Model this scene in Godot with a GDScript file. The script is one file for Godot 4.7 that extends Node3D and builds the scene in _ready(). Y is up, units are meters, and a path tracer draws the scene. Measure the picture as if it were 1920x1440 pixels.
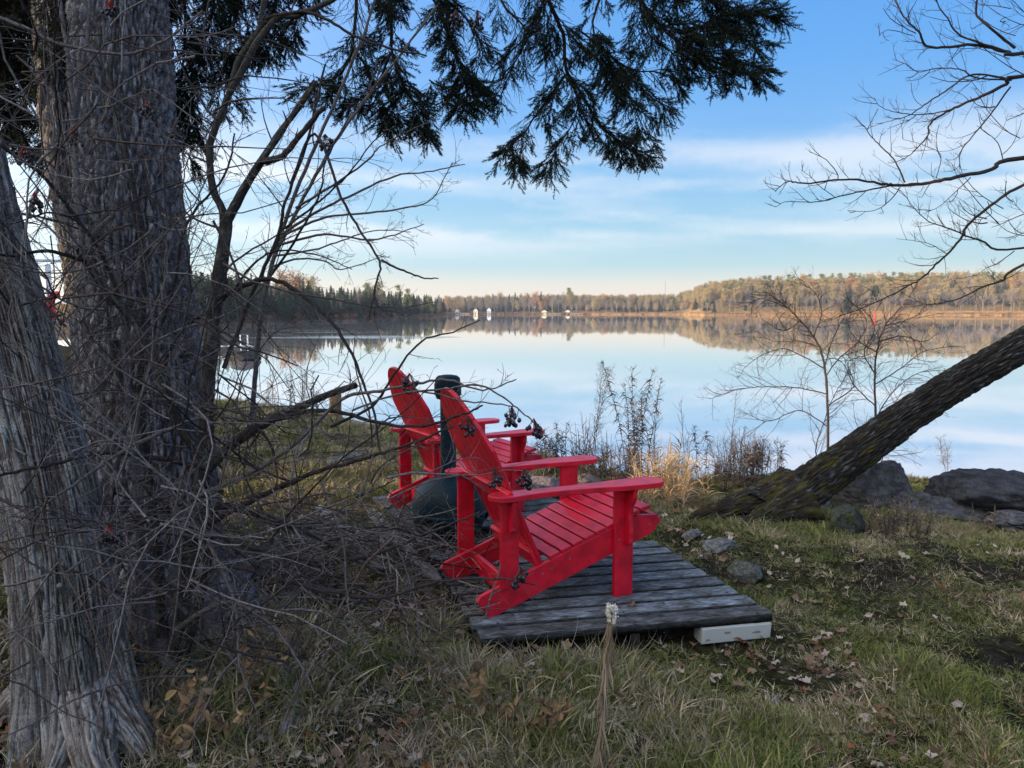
extends Node3D

# ------------------------------------------------------------------ mesh builder
class MB:
	var v := PackedVector3Array()
	var n := PackedVector3Array()
	var c := PackedColorArray()
	var t := PackedVector2Array()
	var i := PackedInt32Array()
	var use_uv := false
	func tube(p: PackedVector3Array, r: PackedFloat32Array, sides: int, col: Color, col2 = null) -> void:
		var m := p.size()
		if m < 2: return
		var t0 := (p[1] - p[0]).normalized()
		var u := t0.cross(Vector3(0.31, 0.17, 0.93)).normalized()
		if u.length() < 0.5: u = t0.cross(Vector3.RIGHT).normalized()
		var base := v.size()
		for k in m:
			var tt := t0
			if k == 0: tt = t0
			elif k == m - 1: tt = (p[k] - p[k - 1]).normalized()
			else: tt = (p[k + 1] - p[k - 1]).normalized()
			u = (u - tt * u.dot(tt)).normalized()
			var w := tt.cross(u)
			var cc := col
			if col2 != null: cc = col.lerp(col2, float(k) / (m - 1))
			for s in sides:
				var a := TAU * s / sides
				var d := u * cos(a) + w * sin(a)
				v.append(p[k] + d * r[k]); n.append(d); c.append(cc)
				if use_uv: t.append(Vector2(float(s) / sides, k))
		for k in m - 1:
			for s in sides:
				var a := base + k * sides + s
				var b := base + k * sides + (s + 1) % sides
				i.append(a); i.append(a + sides); i.append(b + sides)
				i.append(a); i.append(b + sides); i.append(b)
		# end cap
		if r[m - 1] > 0.002:
			var e := v.size()
			var td := (p[m - 1] - p[m - 2]).normalized()
			v.append(p[m - 1] + td * r[m - 1] * 0.3); n.append(td); c.append(col)
			if use_uv: t.append(Vector2(0, m))
			for s in sides:
				i.append(e); i.append(e - sides + (s + 1) % sides); i.append(e - sides + s)
	func tri(a: Vector3, b: Vector3, d: Vector3, col: Color) -> void:
		var k := v.size()
		var nn := (d - a).cross(b - a).normalized()
		v.append(a); v.append(b); v.append(d)
		n.append(nn); n.append(nn); n.append(nn)
		c.append(col); c.append(col); c.append(col)
		if use_uv: t.append(Vector2.ZERO); t.append(Vector2.ZERO); t.append(Vector2.ZERO)
		i.append(k); i.append(k + 1); i.append(k + 2)
	func quad(a: Vector3, b: Vector3, d: Vector3, e: Vector3, col: Color) -> void:
		tri(a, b, d, col); tri(a, d, e, col)
	# a grid of rows x cols points, wrapped round in columns or not, smooth normals
	func grid(pts: PackedVector3Array, cols_: PackedColorArray, rows: int, cn: int, wrap: bool) -> void:
		var base := v.size()
		var nn := PackedVector3Array(); nn.resize(rows * cn)
		var e := cn if wrap else cn - 1
		for a in rows - 1:
			for b in e:
				var p0 := a * cn + b
				var p1 := a * cn + (b + 1) % cn
				var p2 := p0 + cn
				var p3 := p1 + cn
				i.append(base + p0); i.append(base + p2); i.append(base + p3)
				i.append(base + p0); i.append(base + p3); i.append(base + p1)
				var f := (pts[p3] - pts[p0]).cross(pts[p2] - pts[p1])
				nn[p0] += f; nn[p1] += f; nn[p2] += f; nn[p3] += f
		for k in rows * cn:
			v.append(pts[k]); n.append(nn[k].normalized()); c.append(cols_[k])
			if use_uv: t.append(Vector2(float(k % cn) / cn, float(k / cn) / rows))
	# board: outline in the XY plane, thickness along Z, edges chamfered
	func slab(o: PackedVector2Array, th: float, bv: float, x: Transform3D, col: Color, uvs := 1.0, uvo := Vector2.ZERO) -> void:
		if Geometry2D.is_polygon_clockwise(o): o.reverse()
		var m := o.size()
		var ins := PackedVector2Array()
		for k in m:
			var d0 := (o[k] - o[(k + m - 1) % m]).normalized()
			var d1 := (o[(k + 1) % m] - o[k]).normalized()
			var nn := Vector2(-d0.y, d0.x) + Vector2(-d1.y, d1.x)
			nn = nn / maxf(nn.length_squared() * 0.5, 0.3)
			ins.append(o[k] + nn * bv)
		var tr := Geometry2D.triangulate_polygon(ins)
		for f in range(0, tr.size(), 3):
			var a := ins[tr[f]]; var b := ins[tr[f + 1]]; var d := ins[tr[f + 2]]
			if (b - a).cross(d - a) > 0.0: var q := b; b = d; d = q
			_ft(x, a, b, d, th * 0.5, col, uvs, uvo)
			_ft(x, a, d, b, -th * 0.5, col, uvs, uvo)
		var zs := [-th * 0.5, -th * 0.5 + bv, th * 0.5 - bv, th * 0.5]
		for q in 3:
			for k in m:
				var k2 := (k + 1) % m
				var p0 := ins[k] if q == 0 else o[k]
				var p1 := ins[k2] if q == 0 else o[k2]
				var r0 := ins[k] if q == 2 else o[k]
				var r1 := ins[k2] if q == 2 else o[k2]
				var kk := v.size()
				quad(x * Vector3(p0.x, p0.y, zs[q]), x * Vector3(r0.x, r0.y, zs[q + 1]), x * Vector3(r1.x, r1.y, zs[q + 1]), x * Vector3(p1.x, p1.y, zs[q]), col)
				if use_uv:
					var z0: float = zs[q]; var z1: float = zs[q + 1]
					var us := [p0 + Vector2(0, z0), r0 + Vector2(0, z1), r1 + Vector2(0, z1), p0 + Vector2(0, z0), r1 + Vector2(0, z1), p1 + Vector2(0, z0)]
					for h in 6: t[kk + h] = us[h] * uvs + uvo
	func _ft(x: Transform3D, a: Vector2, b: Vector2, d: Vector2, z: float, col: Color, uvs: float, uvo: Vector2) -> void:
		var k := v.size()
		tri(x * Vector3(a.x, a.y, z), x * Vector3(b.x, b.y, z), x * Vector3(d.x, d.y, z), col)
		if use_uv: t[k] = a * uvs + uvo; t[k + 1] = b * uvs + uvo; t[k + 2] = d * uvs + uvo
	func mesh() -> ArrayMesh:
		var a := []; a.resize(Mesh.ARRAY_MAX)
		a[Mesh.ARRAY_VERTEX] = v; a[Mesh.ARRAY_NORMAL] = n; a[Mesh.ARRAY_COLOR] = c; a[Mesh.ARRAY_INDEX] = i
		if use_uv: a[Mesh.ARRAY_TEX_UV] = t
		var m := ArrayMesh.new()
		m.add_surface_from_arrays(Mesh.PRIMITIVE_TRIANGLES, a)
		return m

# ------------------------------------------------------------------ camera numbers, shared helpers
const F := 1413.0
const PITCH := -5.46
const EYE := Vector3(0, 1.53, 0)
const DECK := 0.08
const WATER := -0.85
var cam_basis := Basis(Vector3.RIGHT, deg_to_rad(PITCH))
var rng := RandomNumberGenerator.new()
var nz := FastNoiseLite.new()
var nf := FastNoiseLite.new()
var ncell := FastNoiseLite.new()
var M := {}

func P(u: float, w: float, d: float) -> Vector3:
	return EYE + cam_basis * Vector3((u - 960.0) / F * d, (720.0 - w) / F * d, -d)
# where the sight line of a pixel meets the ground (or a level y)
func G(u: float, w: float, lift := 0.0) -> Vector3:
	var dir := (P(u, w, 1.0) - EYE).normalized()
	var s := 0.5
	for k in 4000:
		var p := EYE + dir * s
		var g := gh(p.x, p.z)
		if p.y < g: break
		s += clampf((p.y - g) * 0.5, 0.01, 5.0)
	var q := EYE + dir * s
	q.y = gh(q.x, q.z) + lift
	return q
func at_level(u: float, w: float, y: float) -> Vector3:
	var dir := P(u, w, 1.0) - EYE
	return EYE + dir * ((y - EYE.y) / dir.y)
func R(a: float, b: float) -> float: return rng.randf_range(a, b)
func lin(r: float, g: float, b: float) -> Color: return Color(r, g, b)
func srgb8(r: float, g: float, b: float) -> Color: return Color(r / 255.0, g / 255.0, b / 255.0).srgb_to_linear()
func keyed(k: Array, x: float) -> float:
	if x <= k[0][0]: return k[0][1]
	for j in range(1, k.size()):
		if x <= k[j][0]:
			var f: float = (x - k[j - 1][0]) / (k[j][0] - k[j - 1][0])
			return lerpf(k[j - 1][1], k[j][1], f)
	return k[-1][1]

var used := {}
func numbered(called: String) -> String:
	if not used.has(called):
		used[called] = 0
		return called
	used[called] += 1
	return "%s_%03d" % [called, used[called]]
func tag(o: Node, label := "", category := "", group := "", kind := "") -> void:
	if label: o.set_meta("label", label)
	if category: o.set_meta("category", category)
	if group: o.set_meta("group", group)
	if kind: o.set_meta("kind", kind)
func thing(called: String, label: String, category: String, at := Vector3.ZERO, turn := 0.0, group := "") -> Node3D:
	var o := Node3D.new()
	o.name = numbered(called); add_child(o, true)
	o.position = at; o.rotation.y = turn
	tag(o, label, category, group)
	return o
func part(called: String, mesh: Mesh, mat: Material, parent: Node = self, xf := Transform3D.IDENTITY) -> MeshInstance3D:
	var o := MeshInstance3D.new()
	o.mesh = mesh; o.material_override = mat; o.transform = xf
	o.name = numbered(called) if parent == self else called
	parent.add_child(o, true)
	return o
func swarm(called: String, mesh: Mesh, mat: Material, parent: Node, xfs: Array, cols: Array) -> MultiMeshInstance3D:
	var mm := MultiMesh.new()
	mm.transform_format = MultiMesh.TRANSFORM_3D; mm.use_colors = true
	mm.mesh = mesh; mm.instance_count = xfs.size()
	for k in xfs.size():
		mm.set_instance_transform(k, xfs[k]); mm.set_instance_color(k, cols[k])
	var o := MultiMeshInstance3D.new()
	o.multimesh = mm; o.material_override = mat
	o.name = numbered(called) if parent == self else called
	parent.add_child(o, true)
	o.set_meta("kind", "stuff")
	return o
func mat(col: Color, rough := 0.85, spec := 0.3) -> StandardMaterial3D:
	var m := StandardMaterial3D.new()
	m.albedo_color = col.linear_to_srgb(); m.roughness = rough; m.metallic_specular = spec
	m.vertex_color_use_as_albedo = true
	return m

# ------------------------------------------------------------------ land
const SHORE := [[-180, 220.0], [-60, 220.0], [-45, 95.0], [-38, 58.0], [-30, 38.0], [-25.5, 26.0], [-21.6, 19.3], [-12.4, 15.4], [-2, 12.2], [5.7, 10.8], [13.5, 10.3], [20, 10.9], [24.5, 11.0], [28, 11.3], [34, 11.3], [50, 11.0], [80, 15.0], [100, 26.0], [120, 220.0], [180, 220.0]]
const FARSHORE := [[-180, 160.0], [-42, 84.0], [-34, 95.0], [-30, 112.0], [-24, 152.0], [-20, 205.0], [-14.3, 253.0], [-10.4, 305.0], [-6.9, 400.0], [-5.3, 445.0], [-5.1, 740.0], [0, 760.0], [12.8, 705.0], [14.2, 590.0], [21, 600.0], [34, 640.0], [60, 700.0], [100, 500.0], [120, 300.0], [180, 300.0]]
const HILL := [[-180, 5.0], [-30, 4.0], [-8, 3.0], [-5, 5.0], [3, 7.0], [12, 7.0], [15, 19.0], [25, 21.0], [34, 20.0], [60, 16.0], [180, 5.0]]
func gh(x: float, z: float) -> float:
	var r := sqrt(x * x + z * z)
	var th := rad_to_deg(atan2(x, -z))
	var rn := keyed(SHORE, th)
	var rf := keyed(FARSHORE, th)
	if r < rn or rn >= rf:
		var s := rn - r
		if rn >= rf: s = 6.0
		s += nz.get_noise_2d(x * 0.9, z * 0.9) * 0.6 * smoothstep(3.0, 9.0, r)
		var h := 0.0
		if s < 0.0: h = WATER + s * 0.35
		else:
			h = WATER + 0.20 * smoothstep(0.0, 0.5, s) + (-WATER - 0.2) * smoothstep(-0.4, 6.2, s)
		h += nz.get_noise_2d(x * 2.2 + 40.0, z * 2.2) * 0.05 + nf.get_noise_2d(x * 9.0, z * 9.0) * 0.012
		# root mound under the two old trunks on the left
		h -= 0.055 * exp(-((x - 0.9) * (x - 0.9) + (z + 3.5) * (z + 3.5)) / 1.2)
		h += 0.16 * exp(-((x + 1.7) * (x + 1.7) + (z + 3.3) * (z + 3.3)) / 1.1)
		if r > 14.0: h += (r - 14.0) * 0.012
		return h
	if r < rf: return WATER - minf(minf(r - rn, rf - r) * 0.3 + 0.04, 3.0)
	var t := r - rf
	return WATER + 0.5 * smoothstep(0.0, 4.0, t) + keyed(HILL, th) * (1.0 - exp(-t / 70.0)) * smoothstep(0.0, 25.0, t) + nz.get_noise_2d(x * 0.02, z * 0.02) * 1.5 * smoothstep(5.0, 60.0, t)

func _ready() -> void:
	rng.seed = 4711
	nz.seed = 3; nz.frequency = 0.35; nz.fractal_octaves = 3
	nf.seed = 8; nf.frequency = 0.6; nf.noise_type = FastNoiseLite.TYPE_SIMPLEX_SMOOTH; nf.fractal_octaves = 2
	ncell.seed = 5; ncell.noise_type = FastNoiseLite.TYPE_CELLULAR; ncell.frequency = 1.0; ncell.cellular_return_type = FastNoiseLite.RETURN_DISTANCE2_SUB; ncell.fractal_type = FastNoiseLite.FRACTAL_NONE
	camera_and_light()
	materials()
	land_and_lake()
	far_shores()
	old_trunks()
	leaning_tree()
	deck_and_chairs()
	shore_rocks()
	neighbour_side()
	shrub()
	conifer_boughs()
	shade_trees()
	shore_plants()
	saplings()
	brush_pile()
	foreground_plants()
	turf()

func camera_and_light() -> void:
	var cam := Camera3D.new(); cam.name = "camera"
	add_child(cam)
	cam.position = EYE; cam.basis = cam_basis
	cam.fov = rad_to_deg(2.0 * atan(720.0 / F)); cam.near = 0.05; cam.far = 6000.0
	cam.current = true
	var sun := DirectionalLight3D.new(); sun.name = "sun"
	add_child(sun)
	sun.light_energy = 1.5; sun.light_color = Color(1.0, 0.84, 0.64); sun.light_angular_distance = 0.5
	sun.shadow_enabled = true
	sun.look_at_from_position(Vector3.ZERO, -SUN, Vector3.UP)
	var env := Environment.new()
	env.background_mode = Environment.BG_SKY
	env.tonemap_mode = Environment.TONE_MAPPER_LINEAR
	env.tonemap_exposure = 1.35
	env.sdfgi_enabled = true; env.ssao_enabled = true; env.ssil_enabled = true
	env.fog_enabled = true; env.fog_density = 0.00017; env.fog_light_color = Color(0.80, 0.86, 0.95)
	var sky := Sky.new()
	var pm := PanoramaSkyMaterial.new()
	pm.panorama = ImageTexture.create_from_image(sky_image())
	sky.sky_material = pm
	env.sky = sky
	env.background_energy_multiplier = 1.0
	var we := WorldEnvironment.new(); we.name = "sky_and_air"; we.environment = env
	add_child(we)

const SUN := Vector3(-0.90, 0.17, 0.36)
func sky_image() -> Image:
	var w := 2048; var h := 1024
	var img := Image.create(w, h, false, Image.FORMAT_RGBF)
	var keys := [[0.0, 246, 220, 194], [1.0, 246, 230, 208], [2.0, 232, 230, 216], [3.4, 188, 220, 228], [6.0, 162, 209, 234], [9.0, 147, 199, 239], [13.0, 124, 183, 241], [17.0, 106, 172, 240], [22.0, 94, 163, 237], [40.0, 84, 138, 222], [90.0, 62, 112, 200]]
	var fb := FastNoiseLite.new()
	fb.seed = 21; fb.frequency = 1.0; fb.noise_type = FastNoiseLite.TYPE_SIMPLEX_SMOOTH; fb.fractal_octaves = 5
	fb.domain_warp_enabled = true; fb.domain_warp_amplitude = 0.35; fb.domain_warp_frequency = 0.8
	var fl := FastNoiseLite.new()
	fl.seed = 5; fl.frequency = 1.0; fl.noise_type = FastNoiseLite.TYPE_SIMPLEX_SMOOTH; fl.fractal_octaves = 3
	var s := SUN.normalized()
	for y in h / 2:
		var el := 90.0 - (y + 0.5) / h * 180.0
		var base := Color.BLACK
		for j in range(1, keys.size()):
			if el <= keys[j][0]:
				var f: float = (el - keys[j - 1][0]) / (keys[j][0] - keys[j - 1][0])
				var a := srgb8(keys[j - 1][1], keys[j - 1][2], keys[j - 1][3])
				base = a.lerp(srgb8(keys[j][1], keys[j][2], keys[j][3]), f)
				break
		var er := deg_to_rad(el)
		var band := smoothstep(2.8, 6.0, el) * (1.0 - smoothstep(10.0, 14.5, el))
		var high := smoothstep(24.0, 32.0, el) * 0.5
		for x in w:
			var az := ((x + 0.5) / w) * TAU   # column 0 looks down -Z
			var d := Vector3(sin(az) * cos(er), sin(er), -cos(az) * cos(er))
			var c := base
			# thin cirrus in long streaks
			var q := Vector3(d.x, 0, d.z) * 2.2
			var st := fb.get_noise_3d(q.x + 3.0, el * 0.33 + d.x * 0.6, q.z)
			var bl := fl.get_noise_3d(q.x * 0.6, el * 0.10, q.z * 0.6)
			var k := clampf(st * 0.9 + bl * 0.7 + 0.56 - 0.16 * sin(az), 0.0, 1.0)
			k = smoothstep(0.06, 0.95, k) * (band + high * 0.6)
			var ang := rad_to_deg(acos(clampf(d.dot(s), -1.0, 1.0)))
			var warm := exp(-pow(ang / 52.0, 2.2))
			c = c.lerp(Color(0.93, 0.955, 0.99), k * 0.66) * 0.78
			c += Color(1.75, 1.62, 1.42) * (warm * 2.4)
			img.set_pixel(x, y, c)
	for y in range(h / 2, h):
		img.fill_rect(Rect2i(0, y, w, 1), srgb8(150, 150, 150))
	return img

# ------------------------------------------------------------------ materials
func noise_tex(fr: float, size: int, seed_: int, lo: float, hi: float, normal := false, bump := 4.0, kind := FastNoiseLite.TYPE_SIMPLEX_SMOOTH) -> Texture2D:
	var n := FastNoiseLite.new()
	n.seed = seed_; n.frequency = fr; n.noise_type = kind; n.fractal_octaves = 4
	var img := n.get_seamless_image(size, size)
	if normal:
		img.convert(Image.FORMAT_RGBA8)
		img.bump_map_to_normal_map(bump)
	else:
		img.convert(Image.FORMAT_RGB8)
		for y in size:
			for x in size:
				var g: float = lerpf(lo, hi, img.get_pixel(x, y).r)
				img.set_pixel(x, y, Color(g, g, g))
	return ImageTexture.create_from_image(img)
func wood_image() -> Image:
	var s := 512
	var img := Image.create(s, s, false, Image.FORMAT_RGB8)
	var a := FastNoiseLite.new(); a.seed = 77; a.frequency = 1.0; a.fractal_octaves = 4
	for y in s:
		for x in s:
			var fx := x / 512.0; var fy := y / 512.0
			var warp := a.get_noise_2d(fx * 3.0, fy * 5.0) * 0.03
			var g := a.get_noise_2d(fx * 5.0, (fy + warp) * 80.0) * 0.42 + a.get_noise_2d(fx * 14.0 + 30.0, (fy + warp) * 30.0) * 0.42
			var st := a.get_noise_2d(fx * 5.0 + 9.0, fy * 6.0 + 4.0)
			var val := clampf(0.68 + g * 0.72 + st * 0.30, 0.16, 1.0)
			var gr := clampf(0.5 + st, 0.0, 1.0)
			img.set_pixel(x, y, Color(val * lerpf(0.97, 0.92, gr), val * 0.97, val * lerpf(0.93, 1.0, gr)))
	return img

func materials() -> void:
	M.twig = mat(Color.WHITE, 0.8, 0.25)
	M.bark = mat(Color.WHITE, 0.92, 0.15)
	var bn := noise_tex(0.03, 256, 4, 0.0, 1.0, true, 5.0)
	M.bark.normal_enabled = true; M.bark.normal_texture = bn; M.bark.normal_scale = 1.0
	M.bark.uv1_triplanar = true; M.bark.uv1_world_triplanar = true; M.bark.uv1_scale = Vector3(11, 3.6, 11)
	M.bark.albedo_texture = noise_tex(0.045, 512, 6, 0.35, 1.5)
	M.twig.albedo_texture = noise_tex(0.03, 256, 7, 0.45, 1.5)
	M.twig.uv1_triplanar = true; M.twig.uv1_world_triplanar = true; M.twig.uv1_scale = Vector3(7, 7, 7)
	M.ground = mat(Color.WHITE, 0.97, 0.1)
	M.ground.albedo_texture = noise_tex(0.02, 512, 12, 0.55, 1.35)
	M.ground.normal_enabled = true; M.ground.normal_texture = noise_tex(0.05, 512, 13, 0, 1, true, 8.0)
	M.ground.uv1_triplanar = true; M.ground.uv1_world_triplanar = true; M.ground.uv1_scale = Vector3(0.9, 0.9, 0.9)
	M.red = mat(lin(0.66, 0.006, 0.028), 0.42, 0.5)
	M.red.albedo_texture = noise_tex(0.010, 512, 33, 0.78, 1.12)
	M.red.normal_enabled = true; M.red.normal_texture = noise_tex(0.012, 512, 31, 0, 1, true, 1.2); M.red.normal_scale = 0.25
	M.red.uv1_triplanar = true; M.red.uv1_scale = Vector3(1.5, 1.5, 1.5)
	var wi := wood_image()
	var wt := ImageTexture.create_from_image(wi)
	M.plank = mat(Color.WHITE, 0.82, 0.25)
	M.plank.albedo_texture = wt
	M.plank.heightmap_enabled = true; M.plank.heightmap_texture = wt; M.plank.heightmap_scale = 0.35
	M.white_wood = mat(Color.WHITE, 0.7, 0.3)
	M.white_wood.albedo_texture = noise_tex(0.03, 256, 55, 0.55, 1.15); M.white_wood.uv1_scale = Vector3(2, 2, 2)
	M.iron = mat(lin(0.005, 0.020, 0.028), 0.5, 0.28)
	M.iron.normal_enabled = true; M.iron.normal_texture = noise_tex(0.03, 256, 61, 0, 1, true, 2.0); M.iron.normal_scale = 0.35
	M.iron.uv1_triplanar = true; M.iron.uv1_scale = Vector3(3, 3, 3)
	M.rock = mat(Color.WHITE, 0.9, 0.2)
	M.rock.normal_enabled = true; M.rock.normal_texture = noise_tex(0.03, 512, 71, 0, 1, true, 6.0)
	M.rock.albedo_texture = noise_tex(0.025, 512, 72, 0.7, 1.15)
	M.rock.uv1_triplanar = true; M.rock.uv1_world_triplanar = true; M.rock.uv1_scale = Vector3(2.5, 2.5, 2.5)
	M.leaf = mat(Color.WHITE, 0.75, 0.25)
	M.leaf.backlight_enabled = true; M.leaf.backlight = Color(0.25, 0.25, 0.25)
	M.grass = mat(Color.WHITE, 0.7, 0.2)
	M.needle = mat(Color.WHITE, 0.7, 0.25)
	M.far_leaf = mat(Color.WHITE, 0.95, 0.05)
	M.berry = mat(lin(0.012, 0.012, 0.02), 0.3, 0.5)
	M.paint = mat(Color.WHITE, 0.55, 0.4)
	M.water = StandardMaterial3D.new()
	M.water.albedo_color = Color(0.94, 0.925, 0.93)
	M.water.metallic = 0.8; M.water.roughness = 0.02; M.water.metallic_specular = 0.5
	M.water.normal_enabled = true; M.water.normal_texture = noise_tex(0.008, 512, 91, 0, 1, true, 1.0)
	M.water.normal_scale = 0.012
	M.water.uv1_triplanar = true; M.water.uv1_world_triplanar = true; M.water.uv1_scale = Vector3(0.12, 0.12, 0.12)

# ------------------------------------------------------------------ ground and lake
func land_and_lake() -> void:
	var mb := MB.new()
	var cn := 640
	var pts := PackedVector3Array(); var cs := PackedColorArray()
	var r := 0.25
	var rows := 0
	var sa := PackedFloat32Array(); var ca := PackedFloat32Array()
	for b in cn:
		sa.append(sin(TAU * b / cn)); ca.append(cos(TAU * b / cn))
	while r < 3600.0:
		for b in cn:
			var x := sa[b] * r; var z := -ca[b] * r
			var y := gh(x, z)
			pts.append(Vector3(x, y, z))
			var col := lin(0.026, 0.021, 0.016)
			if r < 40.0:
				var g := nz.get_noise_2d(x * 1.6 + 7.0, z * 1.6)
				col = col.lerp(lin(0.034, 0.036, 0.015), clampf(0.35 + g * 1.5, 0.0, 1.0))
				col = col.lerp(lin(0.055, 0.046, 0.032), clampf(nf.get_noise_2d(x * 1.3, z * 1.3 + 9.0) * 1.2, 0.0, 0.7))
			else: col = lin(0.30, 0.20, 0.09)
			cs.append(col)
		rows += 1
		r *= 1.028 if r < 14.0 else 1.036
	mb.grid(pts, cs, rows, cn, true)
	var g := part("ground", mb.mesh(), M.ground)
	tag(g, "grassy lake bank with bare soil, running on under the lake to the far hills", "", "", "structure")
	var pm := PlaneMesh.new(); pm.size = Vector2(5200, 5200); pm.subdivide_width = 8; pm.subdivide_depth = 8
	var w := part("lake_water", pm, M.water, self, Transform3D(Basis.IDENTITY, Vector3(0, WATER, -1200)))
	tag(w, "still lake mirroring the sky and the wooded far shore", "", "", "structure")

# ------------------------------------------------------------------ twigs
func smooth(p: PackedVector3Array, per: int) -> PackedVector3Array:
	var o := PackedVector3Array()
	var m := p.size()
	for k in m - 1:
		var a := p[maxi(k - 1, 0)]; var b := p[k]; var d := p[k + 1]; var e := p[mini(k + 2, m - 1)]
		for s in per: o.append(b.cubic_interpolate(d, a, e, float(s) / per))
	o.append(p[m - 1])
	return o
func limb(mb: MB, ctl: PackedVector3Array, r0: float, r1: float, sides: int, col: Color, per := 5, jit := 0.0) -> PackedVector3Array:
	var p := smooth(ctl, per)
	var r := PackedFloat32Array()
	for k in p.size():
		var f := float(k) / (p.size() - 1)
		if k > 0 and jit > 0.0 and k < p.size() - 1: p[k] += Vector3(R(-1, 1), R(-1, 1), R(-1, 1)) * jit
		r.append(lerpf(r0, r1, f) * (1.0 + R(-0.06, 0.08)))
	mb.tube(p, r, sides, col)
	return p
func rand_dir() -> Vector3:
	var z := R(-1, 1); var a := R(0, TAU); var q := sqrt(1.0 - z * z)
	return Vector3(q * cos(a), z, q * sin(a))
# one twig that wanders; lift bends it upwards (or down if negative); buds its own side twigs
func twig(mb: MB, at: Vector3, dir: Vector3, len_: float, r0: float, level: int, lift: float, wander: float, kids: float, col: Color, flat := 0.0) -> void:
	var segs := 6 if len_ > 0.25 else (4 if len_ > 0.08 else 3)
	var p := PackedVector3Array([at]); var r := PackedFloat32Array([r0])
	var d := dir.normalized()
	var q := at
	var st := len_ / segs
	var bend := rand_dir() * wander
	for k in segs:
		d = (d + bend * 0.25 + rand_dir() * wander * 0.45 + Vector3.UP * lift * 0.25).normalized()
		if flat > 0.0: d = (d * Vector3(1, 1.0 - flat * 0.2, 1)).normalized()
		q += d * st
		p.append(q); r.append(maxf(lerpf(r0, r0 * 0.38, float(k + 1) / segs), 0.0006))
	mb.tube(p, r, 4 if r0 > 0.003 else 3, col)
	if level <= 0: return
	var nk := int(kids) + (1 if rng.randf() < kids - int(kids) else 0)
	for k in nk:
		var f := R(0.18, 0.97) * segs
		var j := mini(int(f), segs - 1)
		var pos := p[j].lerp(p[j + 1], f - j)
		var tan_ := (p[j + 1] - p[j]).normalized()
		var side := tan_.cross(rand_dir()).normalized()
		var cd := (tan_ * R(0.6, 1.2) + side * R(0.6, 1.0)).normalized()
		twig(mb, pos, cd, len_ * R(0.28, 0.6) * (1.1 - 0.4 * f / segs), maxf(lerpf(r0, r0 * 0.4, f / segs) * 0.68, 0.0008), level - 1, lift, wander, kids * 0.8, col, flat)
# side twigs all along a limb
func sprout(mb: MB, p: PackedVector3Array, from: float, count: int, len_: float, r0: float, level: int, lift: float, wander: float, kids: float, col: Color, bias := Vector3.ZERO) -> void:
	var m := p.size() - 1
	for k in count:
		var f := (from + (1.0 - from) * (k + R(0, 1)) / count) * m
		var j := mini(int(f), m - 1)
		var tan_ := (p[j + 1] - p[j]).normalized()
		var side := (tan_.cross(rand_dir()).normalized() + bias * 0.8).normalized()
		var cd := (tan_ * R(0.4, 1.1) + side * R(0.6, 1.1)).normalized()
		twig(mb, p[j].lerp(p[j + 1], f - j), cd, len_ * R(0.5, 1.25) * (1.15 - 0.6 * f / m), r0 * R(0.7, 1.2), level, lift, wander, kids, col)
func px(list: Array, d: float, d2 := -1.0) -> PackedVector3Array:
	var o := PackedVector3Array()
	if d2 < 0.0: d2 = d
	var m := list.size() / 2
	for k in m: o.append(P(list[k * 2], list[k * 2 + 1], lerpf(d, d2, float(k) / maxf(m - 1, 1))))
	return o

# ------------------------------------------------------------------ far shores
# crowns have unit height, trunk included; base at y = 0
func spire_crown(sd: int, wide: float, col: Color) -> ArrayMesh:
	rng.seed = sd
	var mb := MB.new()
	var layers := 22
	for l in layers:
		var f := float(l) / layers
		var y := lerpf(0.10, 0.98, f)
		var rad := wide * (1.0 - f) * R(0.7, 1.15) + 0.012
		var nb := int(lerpf(11, 4, f))
		for b in nb:
			var a := TAU * (b + R(-0.3, 0.3)) / nb + l
			var dv := Vector3(cos(a), 0, sin(a))
			var sv := Vector3(-sin(a), 0, cos(a))
			var tip := dv * rad * R(0.7, 1.15) + Vector3(0, y - rad * R(0.15, 0.5), 0)
			var root := Vector3(0, y + 0.02, 0)
			var mid := root.lerp(tip, 0.6)
			var wd := rad * R(0.22, 0.36) + 0.006
			var cc := col * R(0.75, 1.3); cc.a = 1
			mb.tri(root, mid + sv * wd + Vector3(0, -0.03, 0), tip, cc)
			mb.tri(root, tip, mid - sv * wd + Vector3(0, -0.03, 0), cc)
			mb.tri(mid + sv * wd * 0.3 + Vector3(0, 0.015, 0), tip + sv * wd * 0.5, tip - Vector3(0, 0.05, 0) + dv * 0.01, cc)
	return mb.mesh()
func pine_crown(sd: int, wide: float, col: Color) -> ArrayMesh:
	rng.seed = sd
	var mb := MB.new()
	for l in 46:
		var f := R(0.22, 0.98)
		var a := R(0, TAU)
		var rr := wide * (1.15 - f) * R(0.2, 1.25) * (0.9 if f > 0.5 else 0.75)
		var ctr := Vector3(cos(a) * rr, f, sin(a) * rr)
		var sz := R(0.05, 0.085)
		var cc0 := col * R(0.75, 1.25); cc0.a = 1
		mb.tube(PackedVector3Array([Vector3(0, f - 0.04, 0), ctr]), PackedFloat32Array([0.004, 0.002]), 3, lin(0.08, 0.06, 0.045))
		for k in 30:
			var dv := rand_dir() * Vector3(1.2, 0.75, 1.2)
			var p := ctr + dv * sz * R(0.3, 1.0)
			var t1 := rand_dir() * sz * 0.42; var t2 := rand_dir() * sz * 0.30
			mb.tri(p, p + t1, p + t2 + Vector3(0, 0.01, 0), cc0)
	return mb.mesh()
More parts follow.
